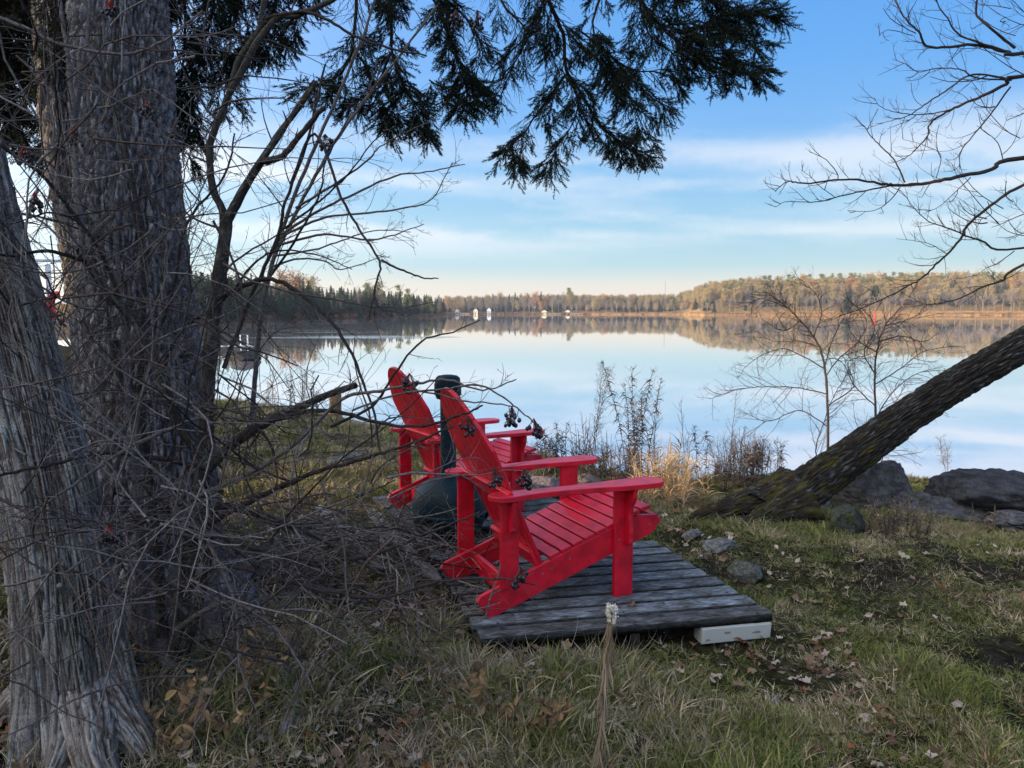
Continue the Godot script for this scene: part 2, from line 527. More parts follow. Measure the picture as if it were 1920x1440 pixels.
func bare_crown(sd: int, wide: float, col: Color, leafy := 0.0, leafcol := Color.BLACK) -> ArrayMesh:
	rng.seed = sd
	var mb := MB.new()
	for b in 15:
		var f := R(0.22, 0.75)
		var a := R(0, TAU)
		var dv := Vector3(cos(a) * wide * 2.2, R(0.8, 1.6), sin(a) * wide * 2.2).normalized()
		var p := PackedVector3Array([Vector3(0, f, 0)]); var r := PackedFloat32Array([0.007])
		var q := p[0]; var ln := R(0.24, 0.42) * (1.1 - f * 0.6)
		for k in 4:
			dv = (dv + rand_dir() * 0.25 + Vector3.UP * 0.12).normalized()
			q += dv * ln / 4
			p.append(q); r.append(lerpf(0.007, 0.002, (k + 1) / 4.0))
		mb.tube(p, r, 3, col)
		for k in 22:
			var g := R(0.15, 1.0) * 4
			var j := mini(int(g), 3)
			var s0 := p[j].lerp(p[j + 1], g - j)
			var d2 := (rand_dir() + dv * 0.5 + Vector3.UP * 0.4).normalized()
			var e := s0 + d2 * R(0.06, 0.15)
			var w := d2.cross(rand_dir()).normalized() * 0.0022
			mb.tri(s0 - w, s0 + w, e, col)
			for h in 3:
				var s1 := s0.lerp(e, R(0.3, 1.0))
				var d3 := (rand_dir() + d2 * 0.6).normalized()
				var w2 := d3.cross(rand_dir()).normalized() * 0.0020
				mb.tri(s1 - w2, s1 + w2, s1 + d3 * R(0.03, 0.075), col)
				if rng.randf() < leafy:
					var lp := s1 + d3 * 0.05
					mb.tri(lp, lp + rand_dir() * 0.035, lp + rand_dir() * 0.035, leafcol * R(0.7, 1.25))
	return mb.mesh()
func tree_trunk(sd: int, top: float, r: float, col: Color) -> ArrayMesh:
	rng.seed = sd
	var mb := MB.new()
	var p := PackedVector3Array(); var rr := PackedFloat32Array()
	for k in 6:
		var f := k / 5.0
		p.append(Vector3(R(-1, 1) * 0.012 * f, f * top, R(-1, 1) * 0.012 * f)); rr.append(lerpf(r, r * 0.25, f))
	p[0].y = -0.06
	mb.tube(p, rr, 6, col)
	return mb.mesh()

func far_point(u: float, back: float) -> Vector3:
	var th := atan((u - 960.0) / F)
	var rr := keyed(FARSHORE, rad_to_deg(th)) + back
	var p := Vector3(sin(th) * rr, 0, -cos(th) * rr)
	p.y = gh(p.x, p.z)
	return p

func far_shores() -> void:
	var fl: Material = M.far_leaf
	var G1 := lin(0.034, 0.050, 0.028)   # spruce green
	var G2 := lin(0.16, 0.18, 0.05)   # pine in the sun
	var T1 := lin(0.23, 0.195, 0.155)   # bare twigs
	var T2 := lin(0.36, 0.285, 0.125)    # tan oak
	var T3 := lin(0.38, 0.20, 0.07)      # rusty
	var W: Color = lin(0.22, 0.195, 0.165)
	var kinds := {
		"spruce_tree": {"crowns": [spire_crown(11, 0.16, G1), spire_crown(12, 0.20, G1), spire_crown(13, 0.13, G1 * 1.2)], "trunk": tree_trunk(14, 0.9, 0.012, lin(0.09, 0.07, 0.055)), "cat": "spruce tree"},
		"pine_tree": {"crowns": [pine_crown(21, 0.26, G2), pine_crown(22, 0.30, G2 * 1.1), pine_crown(23, 0.22, G2 * 0.85)], "trunk": tree_trunk(24, 0.95, 0.014, lin(0.13, 0.09, 0.065)), "cat": "pine tree"},
		"bare_tree": {"crowns": [bare_crown(31, 0.36, T1), bare_crown(32, 0.30, T1 * 1.15), bare_crown(33, 0.42, T1 * 0.9)], "trunk": tree_trunk(34, 0.72, 0.014, W), "cat": "bare tree"},
		"oak_tree": {"crowns": [bare_crown(41, 0.40, T1, 0.9, T2), bare_crown(42, 0.34, T1, 1.0, T2 * 0.85), bare_crown(43, 0.38, T1, 0.9, T3)], "trunk": tree_trunk(44, 0.6, 0.016, lin(0.2, 0.165, 0.13)), "cat": "oak tree"},
	}
	var looks := {
		"spruce_tree": {"left": "dark narrow spruce", "mid": "dark pointed spruce", "right": "dark green spruce"},
		"pine_tree": {"left": "tall open-crowned pine", "mid": "broad dark pine", "right": "olive green pine"},
		"bare_tree": {"left": "bare pale-stemmed tree", "mid": "bare grey-brown tree", "right": "bare pale-stemmed tree"},
		"oak_tree": {"left": "brown-leaved tree", "mid": "brown-leaved oak", "right": "tan-leaved oak"},
	}
	var places := {
		"left": [[400, "on the near arm beside the spruce trunk"], [520, "on the near arm beyond the dock"], [640, "on the near arm under the arching branch"], [740, "on the near arm over the second chair"], [9999, "on the wooded point"]],
		"mid": [[905, "across the lake by the cream boathouse"], [1000, "across the lake past the white boathouse"], [1090, "across the lake by the broad pine"], [1200, "across the lake right of the broad pine"], [9999, "across the lake round the radio mast"]],
		"right": [[1420, "on the hill's low left end"], [1540, "on the hill behind the left sapling"], [1640, "on the hill left of the channel marker"], [1760, "on the hill right of the channel marker"], [1930, "on the hill above the leaning trunk"], [9999, "on the hill's far right end"]],
	}
	var add := func(kind: String, where: String, u: float, back: float, hgt: float, wide := 1.0):
		var k: Dictionary = kinds[kind]
		var p := far_point(u, back)
		var spot := ""
		for q in places[where]:
			if u < q[0]: spot = q[1]; break
		var row := "at the waterline" if back < 22.0 and where != "left" or back < 7.0 else ("set back" if back < 55.0 else "near the crest")
		var o := thing(kind, looks[kind][where] + " " + row + " " + spot, k.cat, p, rng.randf() * TAU, String(k.cat) + "s " + row + " " + spot)
		var sc := Vector3(hgt * wide, hgt, hgt * wide)
		part("trunk", k.trunk, fl, o, Transform3D(Basis.from_scale(sc), Vector3.ZERO))
		part("crown", k.crowns[rng.randi() % 3], fl, o, Transform3D(Basis.from_scale(sc), Vector3.ZERO))
	rng.seed = 99
	# near arm, left: from hidden behind the trunks to the point
	var tops := [[250, 500], [400, 498], [450, 505], [500, 512], [560, 514], [600, 530], [640, 545], [680, 540], [705, 526], [730, 545], [760, 538], [790, 556], [815, 572], [832, 580]]
	var u := 255.0
	while u < 832.0:
		var dd := keyed(FARSHORE, rad_to_deg(atan((u - 960) / F)))
		for row in 3:
			var back := 3.0 + row * 7.0 + R(-2, 2)
			var uu := u + R(-6, 6)
			var d2 := (dd + back) / sqrt(1.0 + pow((uu - 960) / F, 2))
			var hh := (EYE.y - gh(far_point(uu, back).x, far_point(uu, back).z)) + (585.0 - keyed(tops, uu)) / F * d2
			hh *= R(0.72, 1.03) if row > 0 else R(0.55, 0.85)
			var q := rng.randf()
			if row == 0: add.call("spruce_tree" if q < 0.88 else "bare_tree", "left", uu, back, hh, 1.25)
			elif q < 0.86 or uu < 500: add.call("spruce_tree", "left", uu, back, hh, 1.15)
			elif q < 0.98: add.call("bare_tree", "left", uu, back, hh * 1.05)
			else: add.call("oak_tree", "left", uu, back, hh)
		u += 13.0 * 150.0 / dd + 2.5
	for q in [[690, 12, 17.5], [712, 16, 18.0], [748, 14, 18.5], [765, 10, 17.0], [806, 8, 13.5]]: add.call("pine_tree", "left", q[0], q[1], q[2] * 0.78, 1.15)
	for q in [[560, 16, 16.5], [585, 18, 15.5], [535, 17, 16.0]]: add.call("oak_tree", "left", q[0], q[1], q[2] * 0.9, 1.1)
	# straight across
	var topm := [[820, 556], [860, 556], [900, 553], [930, 548], [990, 546], [1065, 545], [1080, 556], [1140, 550], [1200, 557], [1260, 562], [1310, 556]]
	u = 826.0
	while u < 1325.0:
		for row in 3:
			var back := 6.0 + row * 16.0 + R(-4, 4)
			var uu := u + R(-4, 4)
			var pp := far_point(uu, back)
			var hh := EYE.y - pp.y + (585.0 - keyed(topm, uu)) / F * Vector2(pp.x, pp.z).length()
			var q := rng.randf()
			if row == 0: add.call("bare_tree" if q < 0.6 else "oak_tree", "mid", uu, back, hh * R(0.5, 0.8), 1.2)
			elif q < 0.30: add.call("spruce_tree", "mid", uu, back, hh * R(0.8, 1.02), 1.2)
			elif q < 0.45: add.call("pine_tree", "mid", uu, back, hh * R(0.8, 1.0))
			elif q < 0.75: add.call("oak_tree", "mid", uu, back, hh * R(0.8, 1.0), 1.1)
			else: add.call("bare_tree", "mid", uu, back, hh * R(0.8, 1.05), 1.1)
		u += 11.0
	add.call("pine_tree", "mid", 1066, 20, 25.0, 1.0)
	# sunlit hill, right
	var topr := [[1295, 556], [1320, 540], [1360, 529], [1430, 522], [1500, 519], [1590, 515], [1690, 516], [1780, 511], [1860, 512], [1920, 508], [2060, 505]]
	u = 1300.0
	while u < 2050.0:
		for row in 4:
			var back: float = [14.0, 38.0, 70.0, 110.0][row] + R(-6, 6)
			var uu := u + R(-5, 5)
			var pp := far_point(uu, back)
			var dist := Vector2(pp.x, pp.z).length()
			var f: float = [0.50, 0.72, 0.88, 1.0][row]
			var hh := EYE.y - pp.y + lerpf(0.0, 585.0 - keyed(topr, uu), f) / F * dist
			hh = clampf(hh * R(0.85, 1.06), 5.0, 19.0)
			var q := rng.randf()
			if row == 0: add.call("bare_tree" if q < 0.72 else ("spruce_tree" if q < 0.85 else "oak_tree"), "right", uu, back, hh, 1.2)
			elif row == 1: add.call("oak_tree" if q < 0.5 else ("bare_tree" if q < 0.8 else "spruce_tree"), "right", uu, back, hh, 1.2)
			elif row == 2: add.call("oak_tree" if q < 0.35 else ("bare_tree" if q < 0.5 else "pine_tree"), "right", uu, back, hh, 1.25)
			else: add.call("pine_tree" if (q < 0.75 and uu < 1800) or q < 0.3 else "oak_tree", "right", uu, back, hh, 1.2)
		u += 11.5
	# the wood goes on behind as one mass
	var xs := []; var cs := []
	for k in 2600:
		var uu := R(250, 2150)
		if k < 1500: uu = R(835, 2150)
		var b := R(18, 60) if uu < 832 else (R(30, 150) if uu < 1300 else R(25, 200))
		var p := far_point(uu, b)
		var h := R(7, 11.5) if uu < 832 else R(10, 15)
		xs.append(Transform3D(Basis.from_scale(Vector3(h * 1.2, h, h * 1.2)).rotated(Vector3.UP, rng.randf() * TAU), p))
		cs.append(Color.WHITE * R(0.8, 1.2))
	var o1 := swarm("wood", kinds.oak_tree.crowns[1], fl, self, xs.slice(0, 1500), cs)
	tag(o1, "brown-leaved wood behind the trees of the far shores, read as one mass", "wood")
	var o2 := swarm("wood", kinds.spruce_tree.crowns[1], fl, self, xs.slice(1500, 2600), cs)
	tag(o2, "dark evergreen wood behind the trees of the far shores, one mass", "wood")
	# undergrowth at the waterline and the marsh strip
	var bm := MB.new()
	rng.seed = 7
	for k in 60:
		var a := rand_dir(); a.y = absf(a.y)
		var s0 := a * R(0.0, 0.4)
		var e := s0 + (a + Vector3.UP * 0.5) * R(0.3, 0.7)
		var w := a.cross(rand_dir()).normalized() * 0.03
		bm.tri(s0 - w, s0 + w, e, Color.WHITE)
	xs = []; cs = []
	for k in 2600:
		var uu := R(250, 2150)
		var p := far_point(uu, R(0.5, 5.0))
		var h := R(0.8, 2.4) if uu > 832 else R(0.8, 2.0)
		xs.append(Transform3D(Basis.from_scale(Vector3(h * 1.3, h, h * 1.3)).rotated(Vector3.UP, rng.randf() * TAU), p))
		var rr := rng.randf()
		cs.append((lin(0.30, 0.15, 0.07) if rr < 0.4 else (lin(0.20, 0.13, 0.08) if rr < 0.7 else lin(0.10, 0.09, 0.06))) * R(0.7, 1.2))
	var o3 := swarm("shore_scrub", bm.mesh(), fl, self, xs, cs)
	tag(o3, "reddish brown scrub along the waterline of the far shores", "scrub")
	var gm := MB.new()
	for k in 40:
		var b0 := Vector3(R(-1, 1), 0, R(-1, 1)) * 0.9
		var w := Vector3(R(-1, 1), 0, R(-1, 1)).normalized() * 0.05
		gm.tri(b0 - w, b0 + w, b0 + Vector3(R(-0.2, 0.2), R(0.6, 1.1), R(-0.2, 0.2)), Color.WHITE)
	xs = []; cs = []
	for k in 4200:
		var uu := R(1420, 2150) if k < 3600 else R(1110, 1420)
		var p := far_point(uu, R(0.0, 12.0) if uu > 1440 else R(0, 5.0))
		p.y = maxf(p.y, WATER)
		var h := R(0.9, 1.7)
		xs.append(Transform3D(Basis.from_scale(Vector3(1.4, h, 1.4)).rotated(Vector3.UP, rng.randf() * TAU), p))
		cs.append(lin(0.42, 0.27, 0.12) * R(0.8, 1.2))
	var o4 := swarm("marsh_reeds", gm.mesh(), fl, self, xs, cs)
	tag(o4, "tan strip of marsh reeds along the foot of the sunlit hill", "reeds")
	# skins of thin ice that catch the sky on the shaded arm
	var ice := mat(lin(0.13, 0.165, 0.20), 0.16, 0.6)
	rng.seed = 17
	for k in 11:
		var ip := at_level(R(420, 720), R(602, 634), WATER + 0.006)
		var im := MB.new()
		var ol := PackedVector2Array()
		var n2 := 26
		for e in n2:
			var a := TAU * e / n2
			ol.append(Vector2(cos(a), sin(a) * 0.12) * (1.0 + 0.25 * sin(a * 3.0 + k) + R(-0.12, 0.12)))
		im.slab(ol, 0.004, 0.001, Transform3D(Basis(Vector3.RIGHT, -PI / 2).scaled(Vector3.ONE * R(3.0, 9.0)), Vector3.ZERO), Color.WHITE)
		for e in im.v.size(): im.v[e].y *= 0.05
		var io := part("ice_sheet", im.mesh(), ice, self, Transform3D(Basis(Vector3.UP, R(-0.15, 0.25)), ip))
		tag(io, "thin pale streak of ice on the dark water of the shaded arm", "ice", "streaks of thin ice on the arm")
	# cottages, docks, mast, buoy
	cottage(892, 3.0, 4.2, 5.2, lin(0.78, 0.70, 0.50), "cream gabled boathouse at the waterline, nearest the wooded point")
	cottage(917, 4.0, 3.8, 6.0, lin(0.82, 0.80, 0.76), "white gabled boathouse beside a rusty bush across the lake")
	cottage(1020, 6.0, 4.8, 3.6, lin(0.78, 0.72, 0.52), "cream cottage with a lean dock crane across the lake")
	cottage(1064, 8.0, 4.0, 3.6, lin(0.76, 0.70, 0.58), "small pale cottage under the broad dark pine across the lake")
	cottage(857, 7.0, 4.0, 4.6, lin(0.74, 0.68, 0.60), "tiny pale cottage half hidden just past the wooded point")
	for q in [[872, 9.0, "weathered dock reaching out left of the cream boathouse"], [1035, 16.0, "long pale dock in front of the cream cottage"], [1080, 12.0, "pale dock beside the small cottage under the pine"]]:
		var p := far_point(q[0], -1.5)
		var o := thing("dock", q[2], "dock", Vector3(p.x, WATER, p.z), 0.0, "docks across the lake")
		var bmsh := BoxMesh.new(); bmsh.size = Vector3(q[1], 0.25, 2.5)
		part("deck", bmsh, mat(lin(0.55, 0.47, 0.36)), o, Transform3D(Basis.IDENTITY, Vector3(0, 0.7, 0)))
		for k in 4:
			var pm := BoxMesh.new(); pm.size = Vector3(0.3, 2.0, 0.3)
			part("pile", pm, mat(lin(0.5, 0.44, 0.36)), o, Transform3D(Basis.IDENTITY, Vector3((k / 3.0 - 0.5) * q[1] * 0.95, 0.0, 1.1)))
	var mp := far_point(1245, 90)
	var mast := thing("radio_mast", "thin radio mast rising over the far wood left of the hill", "mast", mp)
	var mm := MB.new()
	var top := 29.0
	for s in 3:
		var a := TAU * s / 3
		var w := Vector3(cos(a), 0, sin(a)) * 0.30
		mm.tube(PackedVector3Array([w, w * 0.7 + Vector3(0, top, 0)]), PackedFloat32Array([0.12, 0.10]), 4, lin(0.3, 0.3, 0.32))
	part("tower", mm.mesh(), fl, mast)
	var br := MB.new()
	for k in 24:
		var a := TAU * k / 3; var b := TAU * (k + 1) / 3
		br.tube(PackedVector3Array([Vector3(cos(a), 0, sin(a)) * 0.3 + Vector3(0, k * 1.2, 0), Vector3(cos(b), 0, sin(b)) * 0.3 + Vector3(0, k * 1.2 + 1.2, 0)]), PackedFloat32Array([0.05, 0.05]), 3, lin(0.3, 0.3, 0.32))
	part("bracing", br.mesh(), fl, mast)
	var bp := at_level(1640, 601, WATER)
	var buoy := thing("channel_buoy", "slim red channel marker floating before the sunlit far shore", "buoy", bp)
	var bb := MB.new()
	var br_ := [[-0.6, 0.30], [0.0, 0.26], [0.25, 0.26], [0.45, 0.16], [1.9, 0.14], [2.1, 0.22], [2.45, 0.02]]
	var pp2 := PackedVector3Array(); var rr2 := PackedFloat32Array()
	for q in br_: pp2.append(Vector3(0, q[0], 0)); rr2.append(q[1])
	bb.tube(pp2, rr2, 12, lin(0.62, 0.03, 0.04))
	part("spar", bb.mesh(), M.paint, buoy)

func cottage(u: float, back: float, wd: float, hg: float, col: Color, label: String) -> void:
	var p := far_point(u, back)
	p.y = maxf(p.y, WATER + 0.4)
	var o := thing("cottage", label, "cottage", p, atan2(-p.x, -p.z), "cottages across the lake")
	var eave := hg * 0.62
	var mb := MB.new()
	mb.slab(PackedVector2Array([Vector2(-wd / 2, -1), Vector2(wd / 2, -1), Vector2(wd / 2, eave), Vector2(0, hg), Vector2(-wd / 2, eave)]), wd * 1.2, 0.02, Transform3D.IDENTITY, col)
	part("wall", mb.mesh(), M.paint, o)
	var rb := MB.new()
	for s in [-1, 1]:
		var dv := Vector3(s * wd / 2, eave - hg, 0)
		var nn := Vector3(-dv.y * s, wd / 2, 0).normalized() * 0.2
		var a := Vector3(0, hg, 0) + nn; var b := Vector3(0, hg, 0) + dv * 1.12 + nn
		var z := Vector3(0, 0, wd * 0.68)
		if s > 0: rb.quad(a - z, b - z, b + z, a + z, lin(0.13, 0.11, 0.10)); rb.quad(a - nn - z, a - nn + z, b - nn + z, b - nn - z, lin(0.13, 0.11, 0.10)); rb.quad(a + z, b + z, b + z - nn, a + z - nn, lin(0.6, 0.58, 0.54))
		else: rb.quad(a - z, a + z, b + z, b - z, lin(0.13, 0.11, 0.10)); rb.quad(a - nn - z, b - nn - z, b - nn + z, a - nn + z, lin(0.13, 0.11, 0.10)); rb.quad(a + z, a + z - nn, b + z - nn, b + z, lin(0.6, 0.58, 0.54))
	part("roof", rb.mesh(), M.paint, o)
	for s in [-1, 1]:
		var w := BoxMesh.new(); w.size = Vector3(wd * 0.2, hg * 0.16, 0.1)
		part("window", w, mat(lin(0.03, 0.035, 0.04), 0.2), o, Transform3D(Basis.IDENTITY, Vector3(s * wd * 0.25, eave * 0.62, wd * 0.6 + 0.02)))
	var dr := BoxMesh.new(); dr.size = Vector3(wd * 0.2, hg * 0.33, 0.1)
	part("door", dr, mat(lin(0.20, 0.14, 0.10)), o, Transform3D(Basis.IDENTITY, Vector3(0, hg * 0.17, wd * 0.6 + 0.03)))

# ------------------------------------------------------------------ trunks
# bark(angle, length along) gives [displacement m, colour]
func trunk_mesh(ctl: PackedVector3Array, radii: Array, around: int, rows: int, bark: Callable) -> ArrayMesh:
	var p := smooth(ctl, 24)
	var m := p.size()
	var ln := PackedFloat32Array([0.0])
	for k in range(1, m): ln.append(ln[k - 1] + p[k].distance_to(p[k - 1]))
	var tot := ln[m - 1]
	var pts := PackedVector3Array(); var cs := PackedColorArray()
	var u := Vector3.RIGHT
	var j := 0
	for row in rows:
		var f := float(row) / (rows - 1)
		var s := f * tot
		while j < m - 2 and ln[j + 1] < s: j += 1
		var q := p[j].lerp(p[j + 1], clampf((s - ln[j]) / maxf(ln[j + 1] - ln[j], 1e-5), 0, 1))
		var tt := (p[mini(j + 2, m - 1)] - p[maxi(j - 1, 0)]).normalized()
		u = (u - tt * u.dot(tt)).normalized()
		var w := tt.cross(u)
		var rad := keyed(radii, f)
		for b in around:
			var a := TAU * b / around
			var d := u * cos(a) + w * sin(a)
			var res: Array = bark.call(a, s, d, rad, q)
			pts.append(q + d * (rad + res[0])); cs.append(res[1])
	var mb := MB.new()
	mb.grid(pts, cs, rows, around, true)
	return mb.mesh()

func old_trunks() -> void:
	var fib := FastNoiseLite.new(); fib.seed = 15; fib.frequency = 1.0; fib.fractal_type = FastNoiseLite.FRACTAL_RIDGED; fib.fractal_octaves = 3
	var pat := FastNoiseLite.new(); pat.seed = 16; pat.frequency = 1.0; pat.fractal_octaves = 3
	# --- cedar: stringy bark, flared foot
	var cedar := thing("cedar_tree", "leaning old cedar with stringy grey bark and flared foot, nearest trunk of all", "cedar tree", G(150, 1385))
	var base := cedar.position
	var d0 := 2.62
	var c := px([165, 1470, 150, 1330, 128, 1150, 104, 1000, 70, 850, 32, 700, -10, 550, -52, 400, -95, 230, -150, 40, -240, -300, -330, -800], d0, 2.75)
	for k in c.size(): c[k] -= base
	var radii := [[0.0, 0.20], [0.05, 0.185], [0.11, 0.166], [0.2, 0.150], [0.45, 0.136], [1.0, 0.10]]
	var lobes := [[0.05, 0.24, 0.12], [-0.95, 0.26, 0.13], [-2.1, 0.28, 0.16], [-3.0, 0.25, 0.13], [1.6, 0.5, 0.14]]
	var cb := func(a: float, s: float, d: Vector3, rad: float, q: Vector3) -> Array:
		var w := pat.get_noise_3d(d.x * 2.0, s * 1.6, d.z * 2.0) * 0.5
		var aa := a + w * 0.14 + s * 0.10
		var cx := cos(aa); var cz := sin(aa)
		var r2 := fib.get_noise_3d(cx * 17.0 + 9.0, s * 4.6, cz * 17.0)
		var r3 := pat.get_noise_3d(cx * 3.0 + 9.0, s * 1.2, cz * 3.0)
		# shredding strips: each has its own width, lengths, thickness and tone
		var st := (a + pat.get_noise_3d(cos(a) * 2.5, s * 1.1, sin(a) * 2.5) * 0.34 + pat.get_noise_3d(cos(a) * 9.0, s * 5.0, sin(a) * 9.0) * 0.05 + 0.06 * s) * 58.0 / TAU
		var k1 := floorf(st); var fr := st - k1
		var hk := fposmod(sin(k1 * 12.9898) * 43758.55, 1.0)
		var sg := (s + hk * 3.0) / (0.16 + 0.30 * hk)
		var k2 := floorf(sg); var fs := sg - k2
		var hh := fposmod(sin(k1 * 78.233 + k2 * 37.719) * 43758.55, 1.0)
		var edge := minf(fr, 1.0 - fr) * 2.0
		var r1 := hh * 1.6 - 0.8
		var h := (0.3 + hh) * 0.012 * smoothstep(0.0, 0.45, edge) + 0.006 * hk * (1.0 - fs) * smoothstep(0.0, 0.06, fs) + r2 * 0.004 + r3 * 0.012 - 0.008
		var foot := exp(-s / 0.24)
		for l in lobes:
			var da: float = wrapf(a - l[0], -PI, PI) / l[1]
			h += foot * l[2] * exp(-da * da) * 0.95
		h -= foot * 0.03
		var t := clampf(0.45 + r1 * 0.45 + r2 * 0.5, 0, 1) * smoothstep(0.0, 0.3, edge)
		var col := lin(0.055, 0.042, 0.036).lerp(lin(0.38, 0.355, 0.33), t)
		col = col.lerp(lin(0.105, 0.066, 0.048), clampf(pat.get_noise_3d(cx * 6.0, s * 2.6, cz * 6.0) * 1.5 - 0.15, 0, 0.75))
		var lic := pat.get_noise_3d(cx * 9.0 + 20.0, s * 4.0, cz * 9.0)
		if lic > 0.27 and t > 0.45: col = col.lerp(lin(0.42, 0.47, 0.46), clampf((lic - 0.27) * 7.0, 0.0, 0.8))
		var g := pat.get_noise_3d(cx * 1.2, s * 0.8 + 30.0, cz * 1.2)
		col = col.lerp(lin(0.075, 0.083, 0.055), clampf(g * 0.9, 0, 0.5))
		return [h, col]
	var rb := func(a: float, s: float, d: Vector3, rad: float, q: Vector3) -> Array:
		var res: Array = cb.call(a, s + 3.0, d, rad, q)
		return [res[0] * 0.6, res[1]]
	part("trunk", trunk_mesh(c, radii, 520, 430, cb), M.bark, cedar)
	# roots running out from the foot
	var axis := P(150, 1300, d0)
	for q in [[[255, 1350, 300, 1430], 2.5, 0.085], [[110, 1370, 62, 1460], 2.42, 0.09], [[185, 1390, 262, 1440], 2.36, 0.085], [[40, 1290, -40, 1400], 2.7, 0.11]]:
		var l: Array = q[0]
		var e1 := P(l[0], l[1], q[1]); var e2 := P(l[2], l[3], q[1] - 0.05)
		e1.y = gh(e1.x, e1.z) + 0.03; e2.y = gh(e2.x, e2.z) - 0.07
		var pr := PackedVector3Array([axis + Vector3(0, 0.12, 0), axis.lerp(e1, 0.55) + Vector3(0, 0.03, 0), e1, e2])
		for k in pr.size(): pr[k] -= base
		part("root", trunk_mesh(pr, [[0, q[2] * 0.9], [0.4, q[2] * 0.9], [0.7, q[2] * 0.6], [1, q[2] * 0.3]], 90, 80, rb), M.bark, cedar)
	var kn := MB.new()
	rng.seed = 5
	kn.tube(px([130, 1112, 118, 1104, 112, 1098], 2.42, 2.36), PackedFloat32Array([0.013, 0.012, 0.010]), 8, lin(0.22, 0.22, 0.19))
	for k in kn.v.size(): kn.v[k] -= base
	part("branch_stub", kn.mesh(), M.bark, cedar)
	# --- spruce: scaly plates
	var spruce := thing("old_spruce_tree", "big old spruce with scaly grey bark standing behind the berry shrub", "spruce tree", G(330, 1165))
	var b2 := spruce.position
	var d1 := 3.95
	var sc := px([300, 1230, 296, 1130, 290, 1000, 282, 850, 270, 700, 258, 550, 246, 400, 236, 250, 228, 100, 222, -60, 205, -500, 190, -1200], d1, 4.0)
	for k in sc.size(): sc[k] -= b2
	var sb := func(a: float, s: float, d: Vector3, rad: float, q: Vector3) -> Array:
		var cx := cos(a); var cz := sin(a)
		var wv := pat.get_noise_3d(cx * 3.0, s * 3.0, cz * 3.0) * 0.5
		var ce := clampf((ncell.get_noise_3d(cx * 8.0 + wv * 2.2, s * 8.5 + wv * 1.5, cz * 8.0 - wv * 2.0) + 1.0) * 1.6, 0, 1)
		var ce2 := clampf((ncell.get_noise_3d(cx * 17.0 + wv, s * 20.0, cz * 17.0 + 5.0) + 1.0) * 1.5, 0, 1)
		var h := smoothstep(0.05, 0.6, ce) * 0.022 + smoothstep(0.05, 0.7, ce2) * 0.009 + pat.get_noise_3d(cx * 2, s, cz * 2) * 0.02 - 0.02
		var foot := exp(-s / 0.30)
		h += foot * (0.16 * pow(maxf(0.0, cos(2.5 * (a + 0.3))), 2.0))
		var id := pat.get_noise_3d(cx * 12.0, s * 13.0, cz * 12.0)
		var col := lin(0.11, 0.106, 0.110).lerp(lin(0.30, 0.295, 0.31), clampf(0.4 + id * 1.5, 0, 1))
		col = col.lerp(lin(0.05, 0.040, 0.036), (1.0 - smoothstep(0.0, 0.5, ce)) * 0.75)
		col = col.lerp(lin(0.085, 0.058, 0.046), clampf(pat.get_noise_3d(cx * 6.0 + 3, s * 6.0, cz * 6.0) * 1.5 - 0.15, 0, 0.6))
		var lic := pat.get_noise_3d(cx * 13.0 + 20.0, s * 15.0, cz * 13.0)
		if lic > 0.30: col = col.lerp(lin(0.30, 0.34, 0.33), clampf((lic - 0.30) * 9.0, 0, 0.75))
		return [h, col]
	part("trunk", trunk_mesh(sc, [[0, 0.44], [0.03, 0.40], [0.08, 0.345], [0.2, 0.29], [0.4, 0.25], [1, 0.19]], 380, 420, sb), M.bark, spruce)
	for q in [[[400, 1075, 440, 1150, 520, 1240, 600, 1290], 3.5, 0.13, 3.0], [[300, 1140, 330, 1230, 400, 1300], 3.3, 0.11, 3.0], [[440, 1090, 520, 1130, 640, 1150], 4.2, 0.12, 4.4]]:
		var pr := px(q[0], q[1], q[3])
		for k in range(1, pr.size()): pr[k].y = gh(pr[k].x, pr[k].z) + 0.015
		pr[pr.size() - 1].y -= 0.09
		for k in pr.size(): pr[k] -= b2
		part("root", trunk_mesh(pr, [[0, q[2]], [0.6, q[2] * 0.6], [1, q[2] * 0.35]], 64, 80, sb), M.bark, spruce)
	# a slimmer trunk stands between the two
	var slim := thing("slim_tree", "slim dark trunk in the gap between the cedar and the big spruce", "tree", G(185, 1090))
	var b3 := slim.position
	var sl := px([215, 1150, 205, 1000, 195, 850, 180, 700, 165, 550, 140, 400, 120, 280, 105, 150, 95, 0, 80, -300], 4.6)
	for k in sl.size(): sl[k] -= b3
	part("trunk", trunk_mesh(sl, [[0, 0.2], [0.1, 0.13], [1, 0.09]], 110, 200, sb), M.bark, slim)

